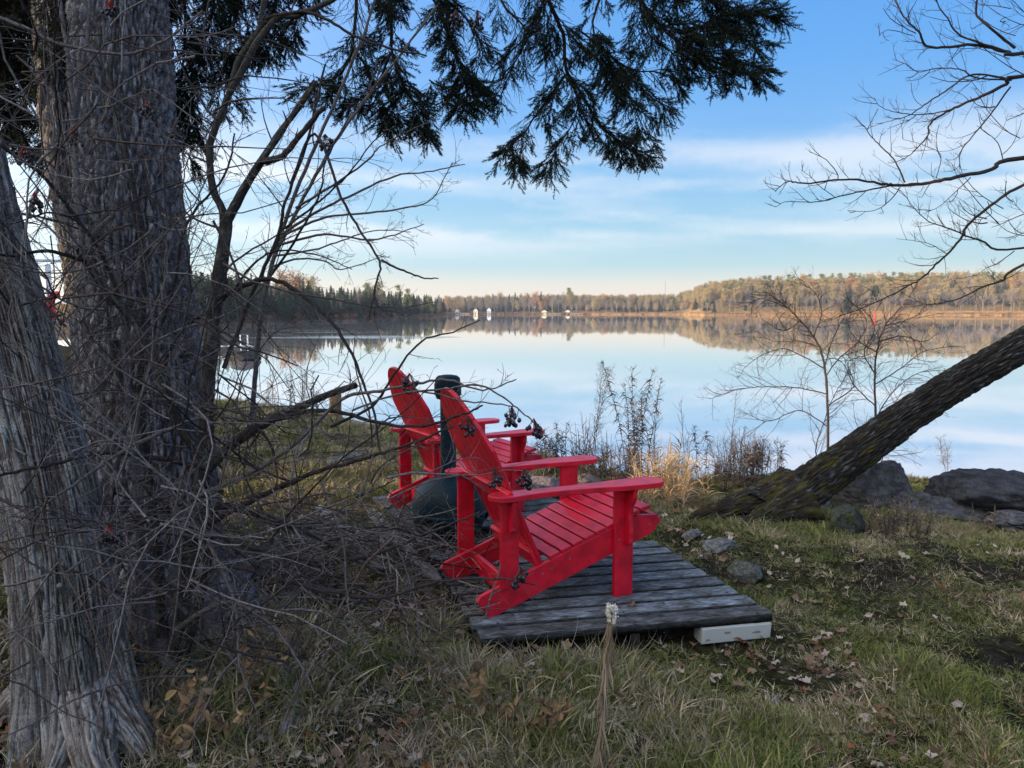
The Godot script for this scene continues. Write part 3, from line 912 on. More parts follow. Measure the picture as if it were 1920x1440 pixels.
func leaning_tree() -> void:
	var pat := FastNoiseLite.new(); pat.seed = 26; pat.frequency = 1.0; pat.fractal_octaves = 3
	var rid := FastNoiseLite.new(); rid.seed = 27; rid.frequency = 1.0; rid.fractal_type = FastNoiseLite.FRACTAL_RIDGED; rid.fractal_octaves = 3
	var base := G(1480, 962)
	var o := thing("leaning_tree", "mossy trunk leaning out over the water with bare limbs overhead", "tree", base)
	var d := -EYE.z - base.z
	var c := px([1440, 985, 1475, 945, 1530, 903, 1600, 853, 1700, 781, 1800, 716, 1920, 646, 2060, 560, 2200, 440, 2310, 280, 2370, 80, 2400, -200], d - 0.05, d + 1.1)
	for k in c.size(): c[k] -= base
	var lb := func(a: float, s: float, dv: Vector3, rad: float, q: Vector3) -> Array:
		var cx := cos(a); var cz := sin(a)
		var w := pat.get_noise_3d(cx * 2, s * 2, cz * 2) * 0.25
		var r1 := rid.get_noise_3d(cx * 4.5 + w, s * 1.7, cz * 4.5 + w)
		var r2 := pat.get_noise_3d(cx * 12, s * 9, cz * 12)
		var ce := clampf((ncell.get_noise_3d(cx * 5.5 + w, s * 7.0 + w, cz * 5.5) + 1.0) * 1.7, 0, 1)
		var h := r1 * 0.012 + r2 * 0.010 + smoothstep(0.05, 0.6, ce) * 0.016 - 0.012
		var foot := exp(-s / 0.22)
		h += foot * 0.15 * (0.35 + 0.65 * pow(maxf(0.0, cos(1.5 * a + 0.4)), 2.0))
		var col := lin(0.014, 0.0115, 0.010).lerp(lin(0.050, 0.045, 0.039), clampf(0.25 + r1 * 0.5 + ce * 0.5, 0, 1))
		var lic := pat.get_noise_3d(cx * 7 + 20, s * 7, cz * 7)
		if lic > 0.26: col = col.lerp(lin(0.17, 0.195, 0.18), clampf((lic - 0.29) * 5, 0, 0.55))
		var moss := pat.get_noise_3d(cx * 3.0 + 5, s * 3.0, cz * 3.0)
		col = col.lerp(lin(0.085, 0.072, 0.014), clampf((1.0 - s) * 0.9 + moss * 3.6 + r1 * 0.6 - 1.0, 0, 1) * 0.75)
		return [h, col]
	part("trunk", trunk_mesh(c, [[0, 0.17], [0.06, 0.155], [0.2, 0.136], [0.45, 0.127], [0.7, 0.10], [1, 0.05]], 260, 460, lb), M.bark, o)
	# the root that runs along the bank
	var pr := px([1490, 925, 1440, 915, 1380, 918, 1320, 935, 1270, 960], d, d - 0.1)
	pr[1].y = gh(pr[1].x, pr[1].z) + 0.15; pr[2].y = gh(pr[2].x, pr[2].z) + 0.10
	pr[3].y = gh(pr[3].x, pr[3].z) + 0.02; pr[4].y = gh(pr[4].x, pr[4].z) - 0.10
	for k in pr.size(): pr[k] -= base
	part("root", trunk_mesh(pr, [[0, 0.14], [0.4, 0.105], [0.8, 0.08], [1, 0.05]], 80, 120, lb), M.bark, o)
	var pr2 := px([1500, 940, 1460, 955, 1420, 975, 1385, 985], d - 0.1, d - 0.35)
	for k in pr2.size(): pr2[k] -= base
	part("root", trunk_mesh(pr2, [[0, 0.13], [0.6, 0.07], [1, 0.02]], 70, 90, lb), M.bark, o)
	# limbs overhead, drawn from the photograph's branch lines, each at its own distance
	var col := lin(0.045, 0.038, 0.034)
	var dd := d + 0.8
	var Z := func(l: Array) -> Array:
		var q := []
		for k in l.size(): q.append(l[k] / 2.4 + (1300.0 if k % 2 == 0 else 0.0))
		return q
	var limbs := [
		# main, r0, r1, list of branches off it
		[[2290, 640, 1488, 710, 1330, 765, 1150, 805, 1030, 828, 900, 832, 840, 828, 700, 812, 500, 822, 415, 820, 375, 858], 0.022, 0.003, 0.0],
		[[900, 832, 760, 860, 650, 885, 540, 912, 430, 905, 375, 930], 0.0075, 0.002, 0.0],
		[[940, 825, 905, 730, 855, 655, 805, 610, 760, 575, 720, 530], 0.0075, 0.002, 0.02],
		[[645, 815, 640, 780, 600, 720, 570, 700, 515, 684], 0.005, 0.002, 0.0],
		[[650, 885, 570, 840, 520, 800, 485, 765], 0.004, 0.0015, 0.02],
		[[925, 845, 870, 915, 800, 950, 685, 950], 0.005, 0.002, -0.02],
		[[2300, 300, 1488, 345, 1400, 385, 1280, 440, 1170, 490, 1060, 555, 1050, 610, 985, 690, 930, 718], 0.020, 0.002, 0.15],
		[[1440, 355, 1250, 340, 1150, 400, 1060, 460, 970, 520, 900, 540, 830, 560], 0.010, 0.002, 0.2],
		[[1170, 490, 1080, 505, 970, 520, 880, 505, 830, 480, 805, 440], 0.006, 0.002, 0.05],
		[[1435, 360, 1260, 350, 1200, 320, 1110, 300, 1020, 320, 950, 290, 905, 260], 0.008, 0.002, 0.1],
		[[2310, 120, 1488, 240, 1400, 240, 1250, 210, 1080, 205, 1000, 150, 950, 90, 905, 0, 880, -60], 0.018, 0.003, -0.2],
		[[1430, 222, 1340, 140, 1290, 60, 1280, -20, 1290, -90], 0.013, 0.006, -0.15],
		[[1400, 235, 1220, 150, 1150, 80, 1105, 0, 1080, -60], 0.009, 0.003, -0.3],
		[[1000, 152, 900, 90, 840, 45], 0.005, 0.002, -0.2],
		[[990, 158, 870, 140, 820, 175], 0.004, 0.0015, -0.2],
		[[2330, 560, 1600, 800, 1488, 830, 1350, 910, 1250, 1010, 1190, 1080, 1100, 1180, 1020, 1250, 950, 1290, 820, 1360, 700, 1412, 600, 1450], 0.018, 0.0025, 0.5],
		[[2330, 700, 1488, 1180, 1400, 1260, 1300, 1290, 1180, 1345, 1060, 1370, 970, 1330], 0.016, 0.002, 0.6],
		[[2320, 900, 1488, 1115, 1300, 1080, 1150, 1030, 1040, 980, 925, 860], 0.013, 0.002, 0.4],
		[[1430, 390, 1330, 520, 1240, 630, 1200, 690, 1190, 765], 0.008, 0.003, 0.2],
		[[1405, 725, 1385, 650, 1330, 610, 1290, 560], 0.005, 0.002, 0.0],
		[[1240, 800, 1190, 860, 1110, 930, 1040, 955], 0.005, 0.0015, 0.1],
		[[1330, 905, 1340, 960, 1300, 985, 1250, 990], 0.004, 0.0015, 0.4],
		[[820, 1360, 800, 1310, 762, 1285], 0.003, 0.0015, 0.5],
		[[1150, 1140, 1050, 1095, 905, 1075], 0.0045, 0.0015, 0.5],
		[[1440, 1130, 1380, 1180, 1320, 1210, 1290, 1240], 0.005, 0.0015, 0.5],
		[[1250, 1300, 1275, 1330, 1300, 1360], 0.003, 0.0015, 0.6],
		[[1105, 800, 1110, 700, 1050, 650, 955, 620], 0.004, 0.0015, 0.0],
	]
	rng.seed = 321
	var tw := MB.new()
	for q in limbs:
		var pts := px(Z.call(q[0]), dd + q[3], dd + q[3])
		if q[1] > 0.0125: pts[0] = P(q[0][0] / 2.4 + 1300.0 if q[0][0] < 1600 else 2290.0, q[0][1] / 2.4, d + 1.0)
		for k in pts.size(): pts[k] = pts[k] - base + Vector3(0, 0, R(-0.05, 0.05))
		var lm := MB.new()
		var p := limb(lm, pts, q[1], q[2], 7 if q[1] > 0.008 else 5, col, 6, q[1] * 0.22 + 0.0015)
		part("limb", lm.mesh(), M.twig, o)
		var L := 0.0
		for k in range(1, p.size()): L += p[k].distance_to(p[k - 1])
		sprout(tw, p, 0.30 if q[1] > 0.0125 else 0.12, int(L * (7.0 if q[1] > 0.0125 else 9.0)), 0.30, 0.0036, 2, 0.5, 0.35, 2.2, col)
	# more twigs right at the frame's edge
	for k in 26:
		var a := P(R(1830, 1990), R(-80, 470), dd + R(-0.6, 0.6)) - base
		twig(tw, a, Vector3(R(-1, -0.2), R(-0.3, 0.6), R(-0.4, 0.4)), R(0.3, 0.75), 0.006, 3, 0.4, 0.35, 3.0, col)
	var tp := part("fine_twigs", tw.mesh(), M.twig, o)
	tp.set_meta("kind", "stuff")

# ------------------------------------------------------------------ deck, chairs, chiminea
var deck_a := Vector3.ZERO
var deck_x := Vector3.RIGHT
var deck_z := Vector3.BACK
func rounded(pts: Array) -> PackedVector2Array:
	var o := PackedVector2Array()
	for p in pts: o.append(Vector2(p[0], p[1]))
	return o
func arc(c: Vector2, rx: float, ry: float, a0: float, a1: float, n: int) -> PackedVector2Array:
	var o := PackedVector2Array()
	for k in n + 1:
		var a := deg_to_rad(lerpf(a0, a1, float(k) / n))
		o.append(c + Vector2(cos(a) * rx, sin(a) * ry))
	return o
func plank_mesh(len_: float, wd: float, th: float, sd: int, col: Color, gap_shade := true) -> ArrayMesh:
	# a weathered board along X: worn rounded edges, a little cup and wave
	rng.seed = sd
	var mb := MB.new(); mb.use_uv = true
	var prof := [[-0.5, -0.5], [-0.5, 0.10], [-0.475, 0.34], [-0.42, 0.48], [-0.13, 0.5], [0.13, 0.49], [0.42, 0.48], [0.475, 0.34], [0.5, 0.10], [0.5, -0.5]]
	var nx := 28
	var pts := PackedVector3Array(); var cs := PackedColorArray()
	var ph := R(0, 50); var uo := Vector2(R(0, 1), R(0, 1))
	for k in nx + 1:
		var x := (float(k) / nx - 0.5) * len_
		var wob := nz.get_noise_2d(x * 3.0 + ph, ph) * 0.006
		for q in prof.size():
			var e := nz.get_noise_3d(x * 9.0, ph + q, 3.0) * 0.0022
			pts.append(Vector3(x, prof[q][1] * th + wob * 0.5 + e, prof[q][0] * wd + wob + e))
			cs.append(col * (0.30 if gap_shade and absf(prof[q][0]) > 0.47 and prof[q][1] < 0.4 else 1.0))   # side faces coloured darker, painted-in shade for the gaps between boards
	var b0 := mb.v.size()
	mb.grid(pts, cs, nx + 1, prof.size(), true)
	for k in nx + 1:
		for q in prof.size(): mb.t[b0 + k * prof.size() + q] = Vector2(pts[k * prof.size() + q].x * 1.3, (pts[k * prof.size() + q].z - pts[k * prof.size() + q].y) * 2.6) + uo
	for e in [0, nx]:
		for q in range(1, prof.size() - 1):
			var a := pts[e * prof.size()]; var b := pts[e * prof.size() + q]; var d := pts[e * prof.size() + q + 1]
			if e == 0: mb.tri(a, d, b, col * 0.8)
			else: mb.tri(a, b, d, col * 0.8)
	return mb.mesh()

func deck_and_chairs() -> void:
	var A := at_level(1452, 1152, DECK); var B := at_level(1224, 1012, DECK); var C := at_level(925, 1198, DECK)
	deck_a = A
	deck_x = (A - C).normalized()
	deck_z = deck_x.cross(Vector3.UP).normalized()   # towards the camera
	if deck_z.z < 0: deck_z = -deck_z
	var depth := absf((A - B).dot(deck_z))
	var wl := 1.42
	var deck := thing("wooden_deck", "low weathered grey plank platform under the nearer red chair", "deck", Vector3(A.x, 0, A.z), atan2(-deck_x.z, deck_x.x))
	var np := 9
	var pw := depth / np
	rng.seed = 61
	var skew: float = (B - A).dot(deck_x)
	for k in np:
		var g := R(0.72, 1.2)
		var col := lin(0.33, 0.345, 0.345) * g
		if k == 0: col = lin(0.22, 0.215, 0.20)
		var ov := R(-0.012, 0.012) + skew * (k + 0.5) / np
		var ln := wl + R(-0.02, 0.02)
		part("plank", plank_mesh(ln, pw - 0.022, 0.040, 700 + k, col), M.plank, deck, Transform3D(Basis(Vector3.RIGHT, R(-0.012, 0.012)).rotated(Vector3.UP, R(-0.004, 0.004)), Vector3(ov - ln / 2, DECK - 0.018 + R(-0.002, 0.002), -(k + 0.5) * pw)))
	var nm := CylinderMesh.new(); nm.top_radius = 0.0055; nm.bottom_radius = 0.0055; nm.height = 0.006; nm.radial_segments = 8; nm.rings = 1
	for k in np:
		for s in 3:
			for e in [-0.3, 0.3]:
				part("nail", nm, mat(lin(0.045, 0.035, 0.03), 0.6), deck, Transform3D(Basis.IDENTITY, Vector3(-0.08 - s * 0.62 + R(-0.012, 0.012), DECK + 0.0015, -(k + 0.5 + float(e)) * pw + R(-0.006, 0.006))))
	for s in 3:
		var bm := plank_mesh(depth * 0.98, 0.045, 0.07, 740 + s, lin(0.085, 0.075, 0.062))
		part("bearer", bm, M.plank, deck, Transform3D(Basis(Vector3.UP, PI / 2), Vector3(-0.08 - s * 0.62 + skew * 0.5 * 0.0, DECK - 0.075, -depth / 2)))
	# pale block pushed under the near corner
	var a1 := Vector3(A.x, 0, A.z) - deck_x * 0.195 + deck_z * -0.040
	var wb := thing("white_timber", "flaking white painted timber propping the near corner of the deck", "timber", Vector3(a1.x, 0.002, a1.z), deck.rotation.y)
	var bmb := MB.new()
	bmb.slab(PackedVector2Array([Vector2(-0.18, -0.037), Vector2(0.175, -0.035), Vector2(0.18, 0.036), Vector2(-0.178, 0.037)]), 0.09, 0.003, Transform3D.IDENTITY, lin(0.60, 0.62, 0.575))
	part("beam", bmb.mesh(), M.white_wood, wb)
	rng.seed = 751
	for k in 3:
		var nb := MB.new()
		var ol := PackedVector2Array()
		for e in 9:
			var a := TAU * e / 9
			ol.append(Vector2(cos(a) * R(0.010, 0.028), sin(a) * R(0.003, 0.008)))
		nb.slab(ol, 0.002, 0.0004, Transform3D.IDENTITY, lin(0.30, 0.29, 0.27))
		part("bare_patch", nb.mesh(), M.white_wood, wb, Transform3D(Basis.IDENTITY, Vector3(-0.13 + k * 0.11 + R(-0.03, 0.03), R(-0.02, 0.02), 0.0453)))
	# far deck under the second chair
	var chair_leg := at_level(1167, 1117, DECK)
	var rail_end := at_level(897, 1166, DECK)
	var fw := (chair_leg - rail_end); fw.y = 0; fw = fw.normalized()
	var yaw := atan2(-fw.z, fw.x)
	var side := Basis(Vector3.UP, yaw).z
	var o1 := chair_leg - side * 0.2925
	var o2 := o1 - side * 1.60
	var d2c := o2 - fw * 0.26 + Vector3(0.05, 0, -0.22)
	var deck2 := thing("wooden_deck", "far grey plank platform under the second red chair", "deck", Vector3(d2c.x, 0, d2c.z), yaw)
	for k in 9:
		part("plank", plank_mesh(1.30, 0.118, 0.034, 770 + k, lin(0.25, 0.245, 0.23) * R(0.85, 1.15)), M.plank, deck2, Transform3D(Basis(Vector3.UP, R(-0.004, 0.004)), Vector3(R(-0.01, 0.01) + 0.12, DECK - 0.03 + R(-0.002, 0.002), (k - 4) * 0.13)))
	for s in 2:
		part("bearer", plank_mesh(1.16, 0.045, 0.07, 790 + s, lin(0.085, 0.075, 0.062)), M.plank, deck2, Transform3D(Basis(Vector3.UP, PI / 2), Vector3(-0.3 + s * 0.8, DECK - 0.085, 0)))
	var ch := adirondack("red wooden deck chair on the near platform, seat and arms seen side on")
	ch.position = Vector3(o1.x, DECK, o1.z); ch.rotation.y = yaw
	var ch2: Node3D = ch.duplicate()
	ch2.name = numbered("adirondack_chair"); add_child(ch2, true)
	ch2.position = Vector3(o2.x + 0.10, DECK - 0.012, o2.z - 0.22); ch2.rotation.y = yaw + 0.13
	ch2.set_meta("label", "second red wooden deck chair, behind the dark green chiminea")
	# chiminea between the chairs
	var cm := at_level(842, 1022, 0.02)
	var cz := thing("chiminea", "dark green metal chiminea with capped flue between the two red chairs", "chiminea", Vector3(cm.x, 0.0, cm.z))
	var lathe := func(prof: Array, seg: int) -> ArrayMesh:
		var mb := MB.new()
		var pts := PackedVector3Array(); var cs := PackedColorArray()
		for q in prof:
			for k in seg:
				var a := TAU * k / seg
				pts.append(Vector3(cos(a) * q[0], q[1], sin(a) * q[0])); cs.append(Color.WHITE)
		mb.grid(pts, cs, prof.size(), seg, true)
		return mb.mesh()
	part("body", lathe.call([[0.002, 0.07], [0.10, 0.07], [0.17, 0.09], [0.215, 0.14], [0.235, 0.20], [0.24, 0.26], [0.232, 0.33], [0.214, 0.385], [0.18, 0.425], [0.13, 0.453], [0.08, 0.468], [0.056, 0.473], [0.050, 0.475]], 40), M.iron, cz)
	part("seam", lathe.call([[0.238, 0.235], [0.250, 0.240], [0.252, 0.252], [0.250, 0.262], [0.238, 0.268]], 40), M.iron, cz)
	part("flue", lathe.call([[0.058, 0.462], [0.058, 0.478], [0.050, 0.482], [0.050, 0.985], [0.052, 0.99]], 28), M.iron, cz)
	part("flue_cap", lathe.call([[0.05, 0.975], [0.072, 0.98], [0.080, 0.998], [0.082, 1.085], [0.078, 1.112], [0.062, 1.126], [0.03, 1.132], [0.002, 1.133]], 28), M.iron, cz)
	for k in 10:
		var a := TAU * k / 10
		var vb := BoxMesh.new(); vb.size = Vector3(0.006, 0.075, 0.012)
		part("vent_rib", vb, M.iron, cz, Transform3D(Basis(Vector3.UP, -a), Vector3(cos(a) * 0.083, 1.04, sin(a) * 0.083)))
	for k in 3:
		var a := TAU * k / 3 + 0.4
		var lb := MB.new()
		lb.tube(PackedVector3Array([Vector3(cos(a) * 0.14, 0.11, sin(a) * 0.14), Vector3(cos(a) * 0.21, 0.05, sin(a) * 0.21), Vector3(cos(a) * 0.23, -0.02, sin(a) * 0.23)]), PackedFloat32Array([0.022, 0.018, 0.02]), 8, Color.WHITE)
		part("leg", lb.mesh(), M.iron, cz)
	var db := MB.new()
	db.slab(arc(Vector2(0, 0), 0.095, 0.085, 0, 350, 22), 0.014, 0.003, Transform3D.IDENTITY, Color.WHITE)
	part("door", db.mesh(), M.iron, cz, Transform3D(Basis(Vector3.UP, yaw + PI / 2), Vector3(0, 0.25, 0) + fw * 0.238))

func adirondack(label: String) -> Node3D:
	# local axes: x forward, y up, z to the side nearest the camera
	var o := thing("adirondack_chair", label, "deck chair", Vector3.ZERO, 0, "red chairs side by side facing the lake")
	var W := Color.WHITE
	var put := func(called: String, outline: PackedVector2Array, th: float, xf: Transform3D, par: Node = null) -> MeshInstance3D:
		var mb := MB.new()
		mb.slab(outline, th, 0.003, xf, W)
		return part(called, mb.mesh(), M.red, o if par == null else par)
	var I := Basis.IDENTITY
	var flat := Basis(Vector3.RIGHT, Vector3.BACK, Vector3.DOWN)   # outline x -> x, outline y -> z, thickness -> -y
	for s in [-1.0, 1.0]:
		# rail: from the rounded nose down to the ground behind
		var rail := rounded([[-0.70, 0.002], [-0.02, 0.232], [0.10, 0.272], [0.18, 0.298]])
		rail.append_array(arc(Vector2(0.165, 0.352), 0.058, 0.05, -55, 75, 9))
		rail.append_array(rounded([[0.10, 0.407], [0.0, 0.377], [-0.775, 0.112], [-0.792, 0.085], [-0.735, 0.002]]))
		put.call("side_rail", rail, 0.026, Transform3D(I, Vector3(0, 0, s * 0.262)))
		put.call("front_leg", rounded([[-0.055, 0], [0.055, 0], [0.055, 0.572], [-0.055, 0.572]]), 0.026, Transform3D(I, Vector3(0, 0, s * 0.2895)))
		var brk := rounded([[0.0, 0.57], [0.0, 0.285]])
		brk.append_array(arc(Vector2(0.022, 0.30), 0.024, 0.030, -110, 20, 6))
		brk.append_array(rounded([[0.048, 0.34], [0.044, 0.39], [0.040, 0.44], [0.048, 0.48], [0.068, 0.505], [0.078, 0.53], [0.080, 0.57]]))
		# bracket stands out sideways from the leg
		var bx := Basis(Vector3(0, 0, s), Vector3.UP, Vector3.RIGHT)
		if s < 0: bx = Basis(Vector3(0, 0, -1), Vector3.UP, Vector3.RIGHT)
		put.call("arm_bracket", brk, 0.026, Transform3D(bx, Vector3(0.012, 0, s * 0.3035)))
		# rear post
		put.call("rear_post", rounded([[-0.046, 0.135], [0.046, 0.167], [0.046, 0.572], [-0.046, 0.572]]), 0.026, Transform3D(I, Vector3(-0.635, 0, s * 0.2895)))
		var rbk := rounded([[0.0, 0.57], [0.0, 0.43]])
		rbk.append_array(arc(Vector2(0.02, 0.435), 0.022, 0.022, -110, 20, 5))
		rbk.append_array(rounded([[0.044, 0.50], [0.052, 0.57]]))
		put.call("arm_bracket", rbk, 0.026, Transform3D(bx, Vector3(-0.635, 0, s * 0.3035)))
		# arm: broad rounded front, waisted, rounded tail
		var arm := PackedVector2Array()
		arm.append_array(arc(Vector2(0.118, 0.325), 0.085, 0.080, -88, 88, 16))
		arm.append_array(rounded([[0.02, 0.400], [-0.07, 0.392], [-0.18, 0.372], [-0.34, 0.352], [-0.50, 0.348]]))
		arm.append_array(arc(Vector2(-0.66, 0.305), 0.085, 0.065, 70, 270, 14))
		arm.append_array(rounded([[-0.60, 0.250], [-0.45, 0.262], [-0.30, 0.266], [-0.10, 0.258], [0.02, 0.247]]))
		for k in arm.size(): arm[k].y *= s
		put.call("arm", arm, 0.026, Transform3D(flat, Vector3(0, 0.587, 0)))
	for q in [[-0.028, 0.30, 0.3045], [0.028, 0.262, 0.3045], [-0.655, 0.19, 0.3045], [-0.615, 0.175, 0.3045], [-0.45, 0.175, 0.2765], [-0.40, 0.195, 0.2765], [0.17, 0.35, 0.2765], [-0.30, 0.23, 0.2765]]:
		for s in [-1.0, 1.0]:
			var sm := MB.new()
			sm.slab(arc(Vector2.ZERO, 0.0058, 0.0058, 0, 330, 9), 0.0025, 0.0006, Transform3D.IDENTITY, lin(0.20, 0.12, 0.12))
			part("screw", sm.mesh(), M.paint, o, Transform3D(I, Vector3(q[0], q[1], s * (float(q[2]) - 0.0008))))
	# seat slats follow the rail tops
	var ns := 9
	for k in ns:
		var x := 0.150 - k * 0.0665
		var y := 0.376 + x * 0.3425 + 0.012
		var tl := 0.330
		if k == 0: y -= 0.002; tl = 0.20
		var bs := Basis(Vector3.BACK, tl)
		var wd := 0.058
		put.call("seat_slat", rounded([[-wd / 2, -0.274], [wd / 2, -0.274], [wd / 2, 0.274], [-wd / 2, 0.274]]), 0.020, Transform3D(bs * flat, Vector3(x, y, 0)))
	var nb := Basis(Vector3.BACK, -1.05)
	put.call("seat_slat", rounded([[-0.027, -0.274], [0.027, -0.274], [0.027, 0.274], [-0.027, 0.274]]), 0.020, Transform3D(nb * flat, Vector3(0.222, 0.374, 0)))
	# back: fanned slats leaning back, tops on one arc
	var lean := deg_to_rad(25.0)
	var bup := Vector3(-sin(lean), cos(lean), 0)
	var bb := Basis(Vector3.BACK, bup, Vector3.BACK.cross(bup))   # outline x -> z, outline y -> up the back
	var root := Vector3(-0.435, 0.205, 0)
	var nbk := 7
	for k in nbk:
		var f := k - 3.0
		var w0 := 0.066; var w1 := 0.078
		var x0 := f * 0.0700; var x1 := f * 0.0840
		var top := func(xx: float) -> float: return 0.965 - 0.30 * pow(absf(xx) / 0.29, 2.3)
		var ol := PackedVector2Array([Vector2(x0 - w0 / 2, 0), Vector2(x0 + w0 / 2, 0)])
		for q in 7:
			var xx := lerpf(x1 + w1 / 2, x1 - w1 / 2, q / 6.0)
			ol.append(Vector2(xx, top.call(xx)))
		put.call("back_slat", ol, 0.020, Transform3D(bb, root))
	# cross pieces behind the back
	for q in [[0.42, 0.335, 0.075, 0.5], [0.06, 0.248, 0.085, 0.0]]:
		var pos := root + bup * float(q[0]) - bb.z * -0.0235 * (1.0 if bb.z.x < 0 else -1.0)
		var hz := float(q[1])
		put.call("back_rail", rounded([[-hz, -q[2] / 2.0], [hz, -q[2] / 2.0], [hz, q[2] / 2.0], [-hz, q[2] / 2.0]]), 0.024, Transform3D(bb, pos))
	var crest := arc(Vector2(0, -0.02), 0.36, 0.10, 0, 180, 18)
	for k in crest.size(): crest[k] = Vector2(crest[k].x, crest[k].y * 0.9)
	put.call("rear_stretcher", rounded([[-0.246, -0.05], [0.246, -0.05], [0.246, 0.05], [-0.246, 0.05]]), 0.024, Transform3D(Basis(Vector3.BACK, Vector3.UP, Vector3.LEFT), Vector3(-0.60, 0.10, 0)))
	return o

# ------------------------------------------------------------------ rocks
func rock_mesh(sd: int, size: Vector3, rough: float, c1: Color, c2: Color, moss := 0.0) -> ArrayMesh:
	var n := FastNoiseLite.new(); n.seed = sd; n.frequency = 1.0; n.fractal_octaves = 5
	var mb := MB.new()
	var rows := 56; var cn := 84
	rng.seed = sd * 31
	var cuts := []
	for k in 13: cuts.append([rand_dir(), R(0.62, 0.95)])
	var pts := PackedVector3Array(); var cs := PackedColorArray()
	for a in rows:
		var el := PI * (a / float(rows - 1) - 0.5)
		for b in cn:
			var az := TAU * b / cn
			var d := Vector3(cos(el) * cos(az), sin(el), cos(el) * sin(az))
			var h := 1.0 + n.get_noise_3dv(d * 1.1) * rough + absf(n.get_noise_3dv(d * 2.4 + Vector3(9, 0, 0))) * rough * 0.5 + n.get_noise_3dv(d * 6.0) * rough * 0.22
			for q in cuts:
				var dt: float = d.dot(q[0])
				if dt > 0.05: h = minf(h, q[1] / dt + n.get_noise_3dv(d * 5.0) * 0.05)
			h += n.get_noise_3dv(d * 11.0) * 0.03
			pts.append(d * h * size)
			var k := clampf(0.5 + n.get_noise_3dv(d * 3.5 + Vector3(0, 5, 0)) * 1.5, 0, 1)
			var col := c1.lerp(c2, k)
			if moss > 0.0: col = col.lerp(lin(0.06, 0.075, 0.022), clampf(n.get_noise_3dv(d * 2.0 + Vector3(3, 3, 3)) * 2.0 + moss - 0.5, 0, 0.9))
			cs.append(col)
	mb.grid(pts, cs, rows, cn, true)
	return mb.mesh()
func shore_rocks() -> void:
	var g1 := lin(0.055, 0.055, 0.058); var g2 := lin(0.115, 0.115, 0.12)
	var list := [
		# u, v of the foot, width px, height m, depth scale, seed, turn, label, colours
		[1655, 962, 165, 0.38, 0.8, 1, 0.3, "pointed grey boulder at the waterline just right of the leaning trunk", g1, g2, 0.1],
		[1868, 968, 225, 0.31, 0.8, 2, -0.15, "largest dark boulder at the waterline, rightmost", lin(0.036, 0.038, 0.041), lin(0.075, 0.075, 0.08), 0.0],
		[1770, 975, 175, 0.15, 0.7, 3, 0.2, "long low grey rock between the pointed and the dark boulder", g1, g2, 0.2],
		[1915, 990, 90, 0.11, 0.8, 4, 0.0, "small grey rock in front of the largest dark boulder", g1, g2 * 1.2, 0.1],
		[1590, 1000, 62, 0.20, 0.9, 5, 0.5, "small round dark mossy stone in the grass below the leaning trunk", lin(0.035, 0.04, 0.036), lin(0.07, 0.075, 0.065), 0.5],
		[1352, 1036, 70, 0.085, 0.6, 6, 0.4, "pale flat grey stone in the grass beyond the deck corner", lin(0.11, 0.112, 0.115), lin(0.22, 0.22, 0.22), 0.3],
		[1297, 1012, 44, 0.06, 0.6, 7, 0.3, "smaller pale flat stone nearest the far end of the deck", lin(0.11, 0.11, 0.11), lin(0.20, 0.195, 0.19), 0.3],
		[1398, 1090, 60, 0.12, 0.8, 8, -0.4, "rough grey mossy stone close to the right edge of the deck", lin(0.08, 0.08, 0.075), lin(0.18, 0.18, 0.17), 0.4],
		[1540, 955, 60, 0.15, 0.8, 9, 0.2, "pale lichened stone tucked against the foot of the leaning trunk", lin(0.2, 0.2, 0.2), lin(0.34, 0.34, 0.34), 0.0],
		[1712, 965, 100, 0.18, 0.8, 10, 0.7, "grey rock leaning against the pointed boulder", g1, g2, 0.2],
		[1100, 925, 90, 0.16, 0.8, 14, 0.1, "brownish rock at the water behind the chairs", lin(0.13, 0.11, 0.10), lin(0.22, 0.19, 0.17), 0.0],
		[1020, 935, 95, 0.18, 0.7, 15, 0.0, "brownish flat rock seen between the arms of the near chair", lin(0.15, 0.125, 0.115), lin(0.25, 0.21, 0.20), 0.0],
		[1455, 1325, 20, 0.04, 0.7, 18, 0.5, "small egg-shaped grey pebble in the thin grass", lin(0.16, 0.16, 0.17), lin(0.24, 0.24, 0.25), 0.0],
	]
	for q in list:
		var p := G(q[0], q[1])
		var dd := (EYE - p).length()
		var hw: float = q[2] / F * dd * 0.5
		var m := rock_mesh(100 + q[5], Vector3(hw, q[3] * 0.72, hw * q[4]), 0.34 if q[2] > 60 else 0.25, q[8], q[9], q[10])
		var o := part("rock", m, M.rock, self, Transform3D(Basis(Vector3.UP, q[6]), p + Vector3(0, q[3] * 0.36, -hw * 0.3)))
		tag(o, q[7], "rock", "rocks and stones on the bank")

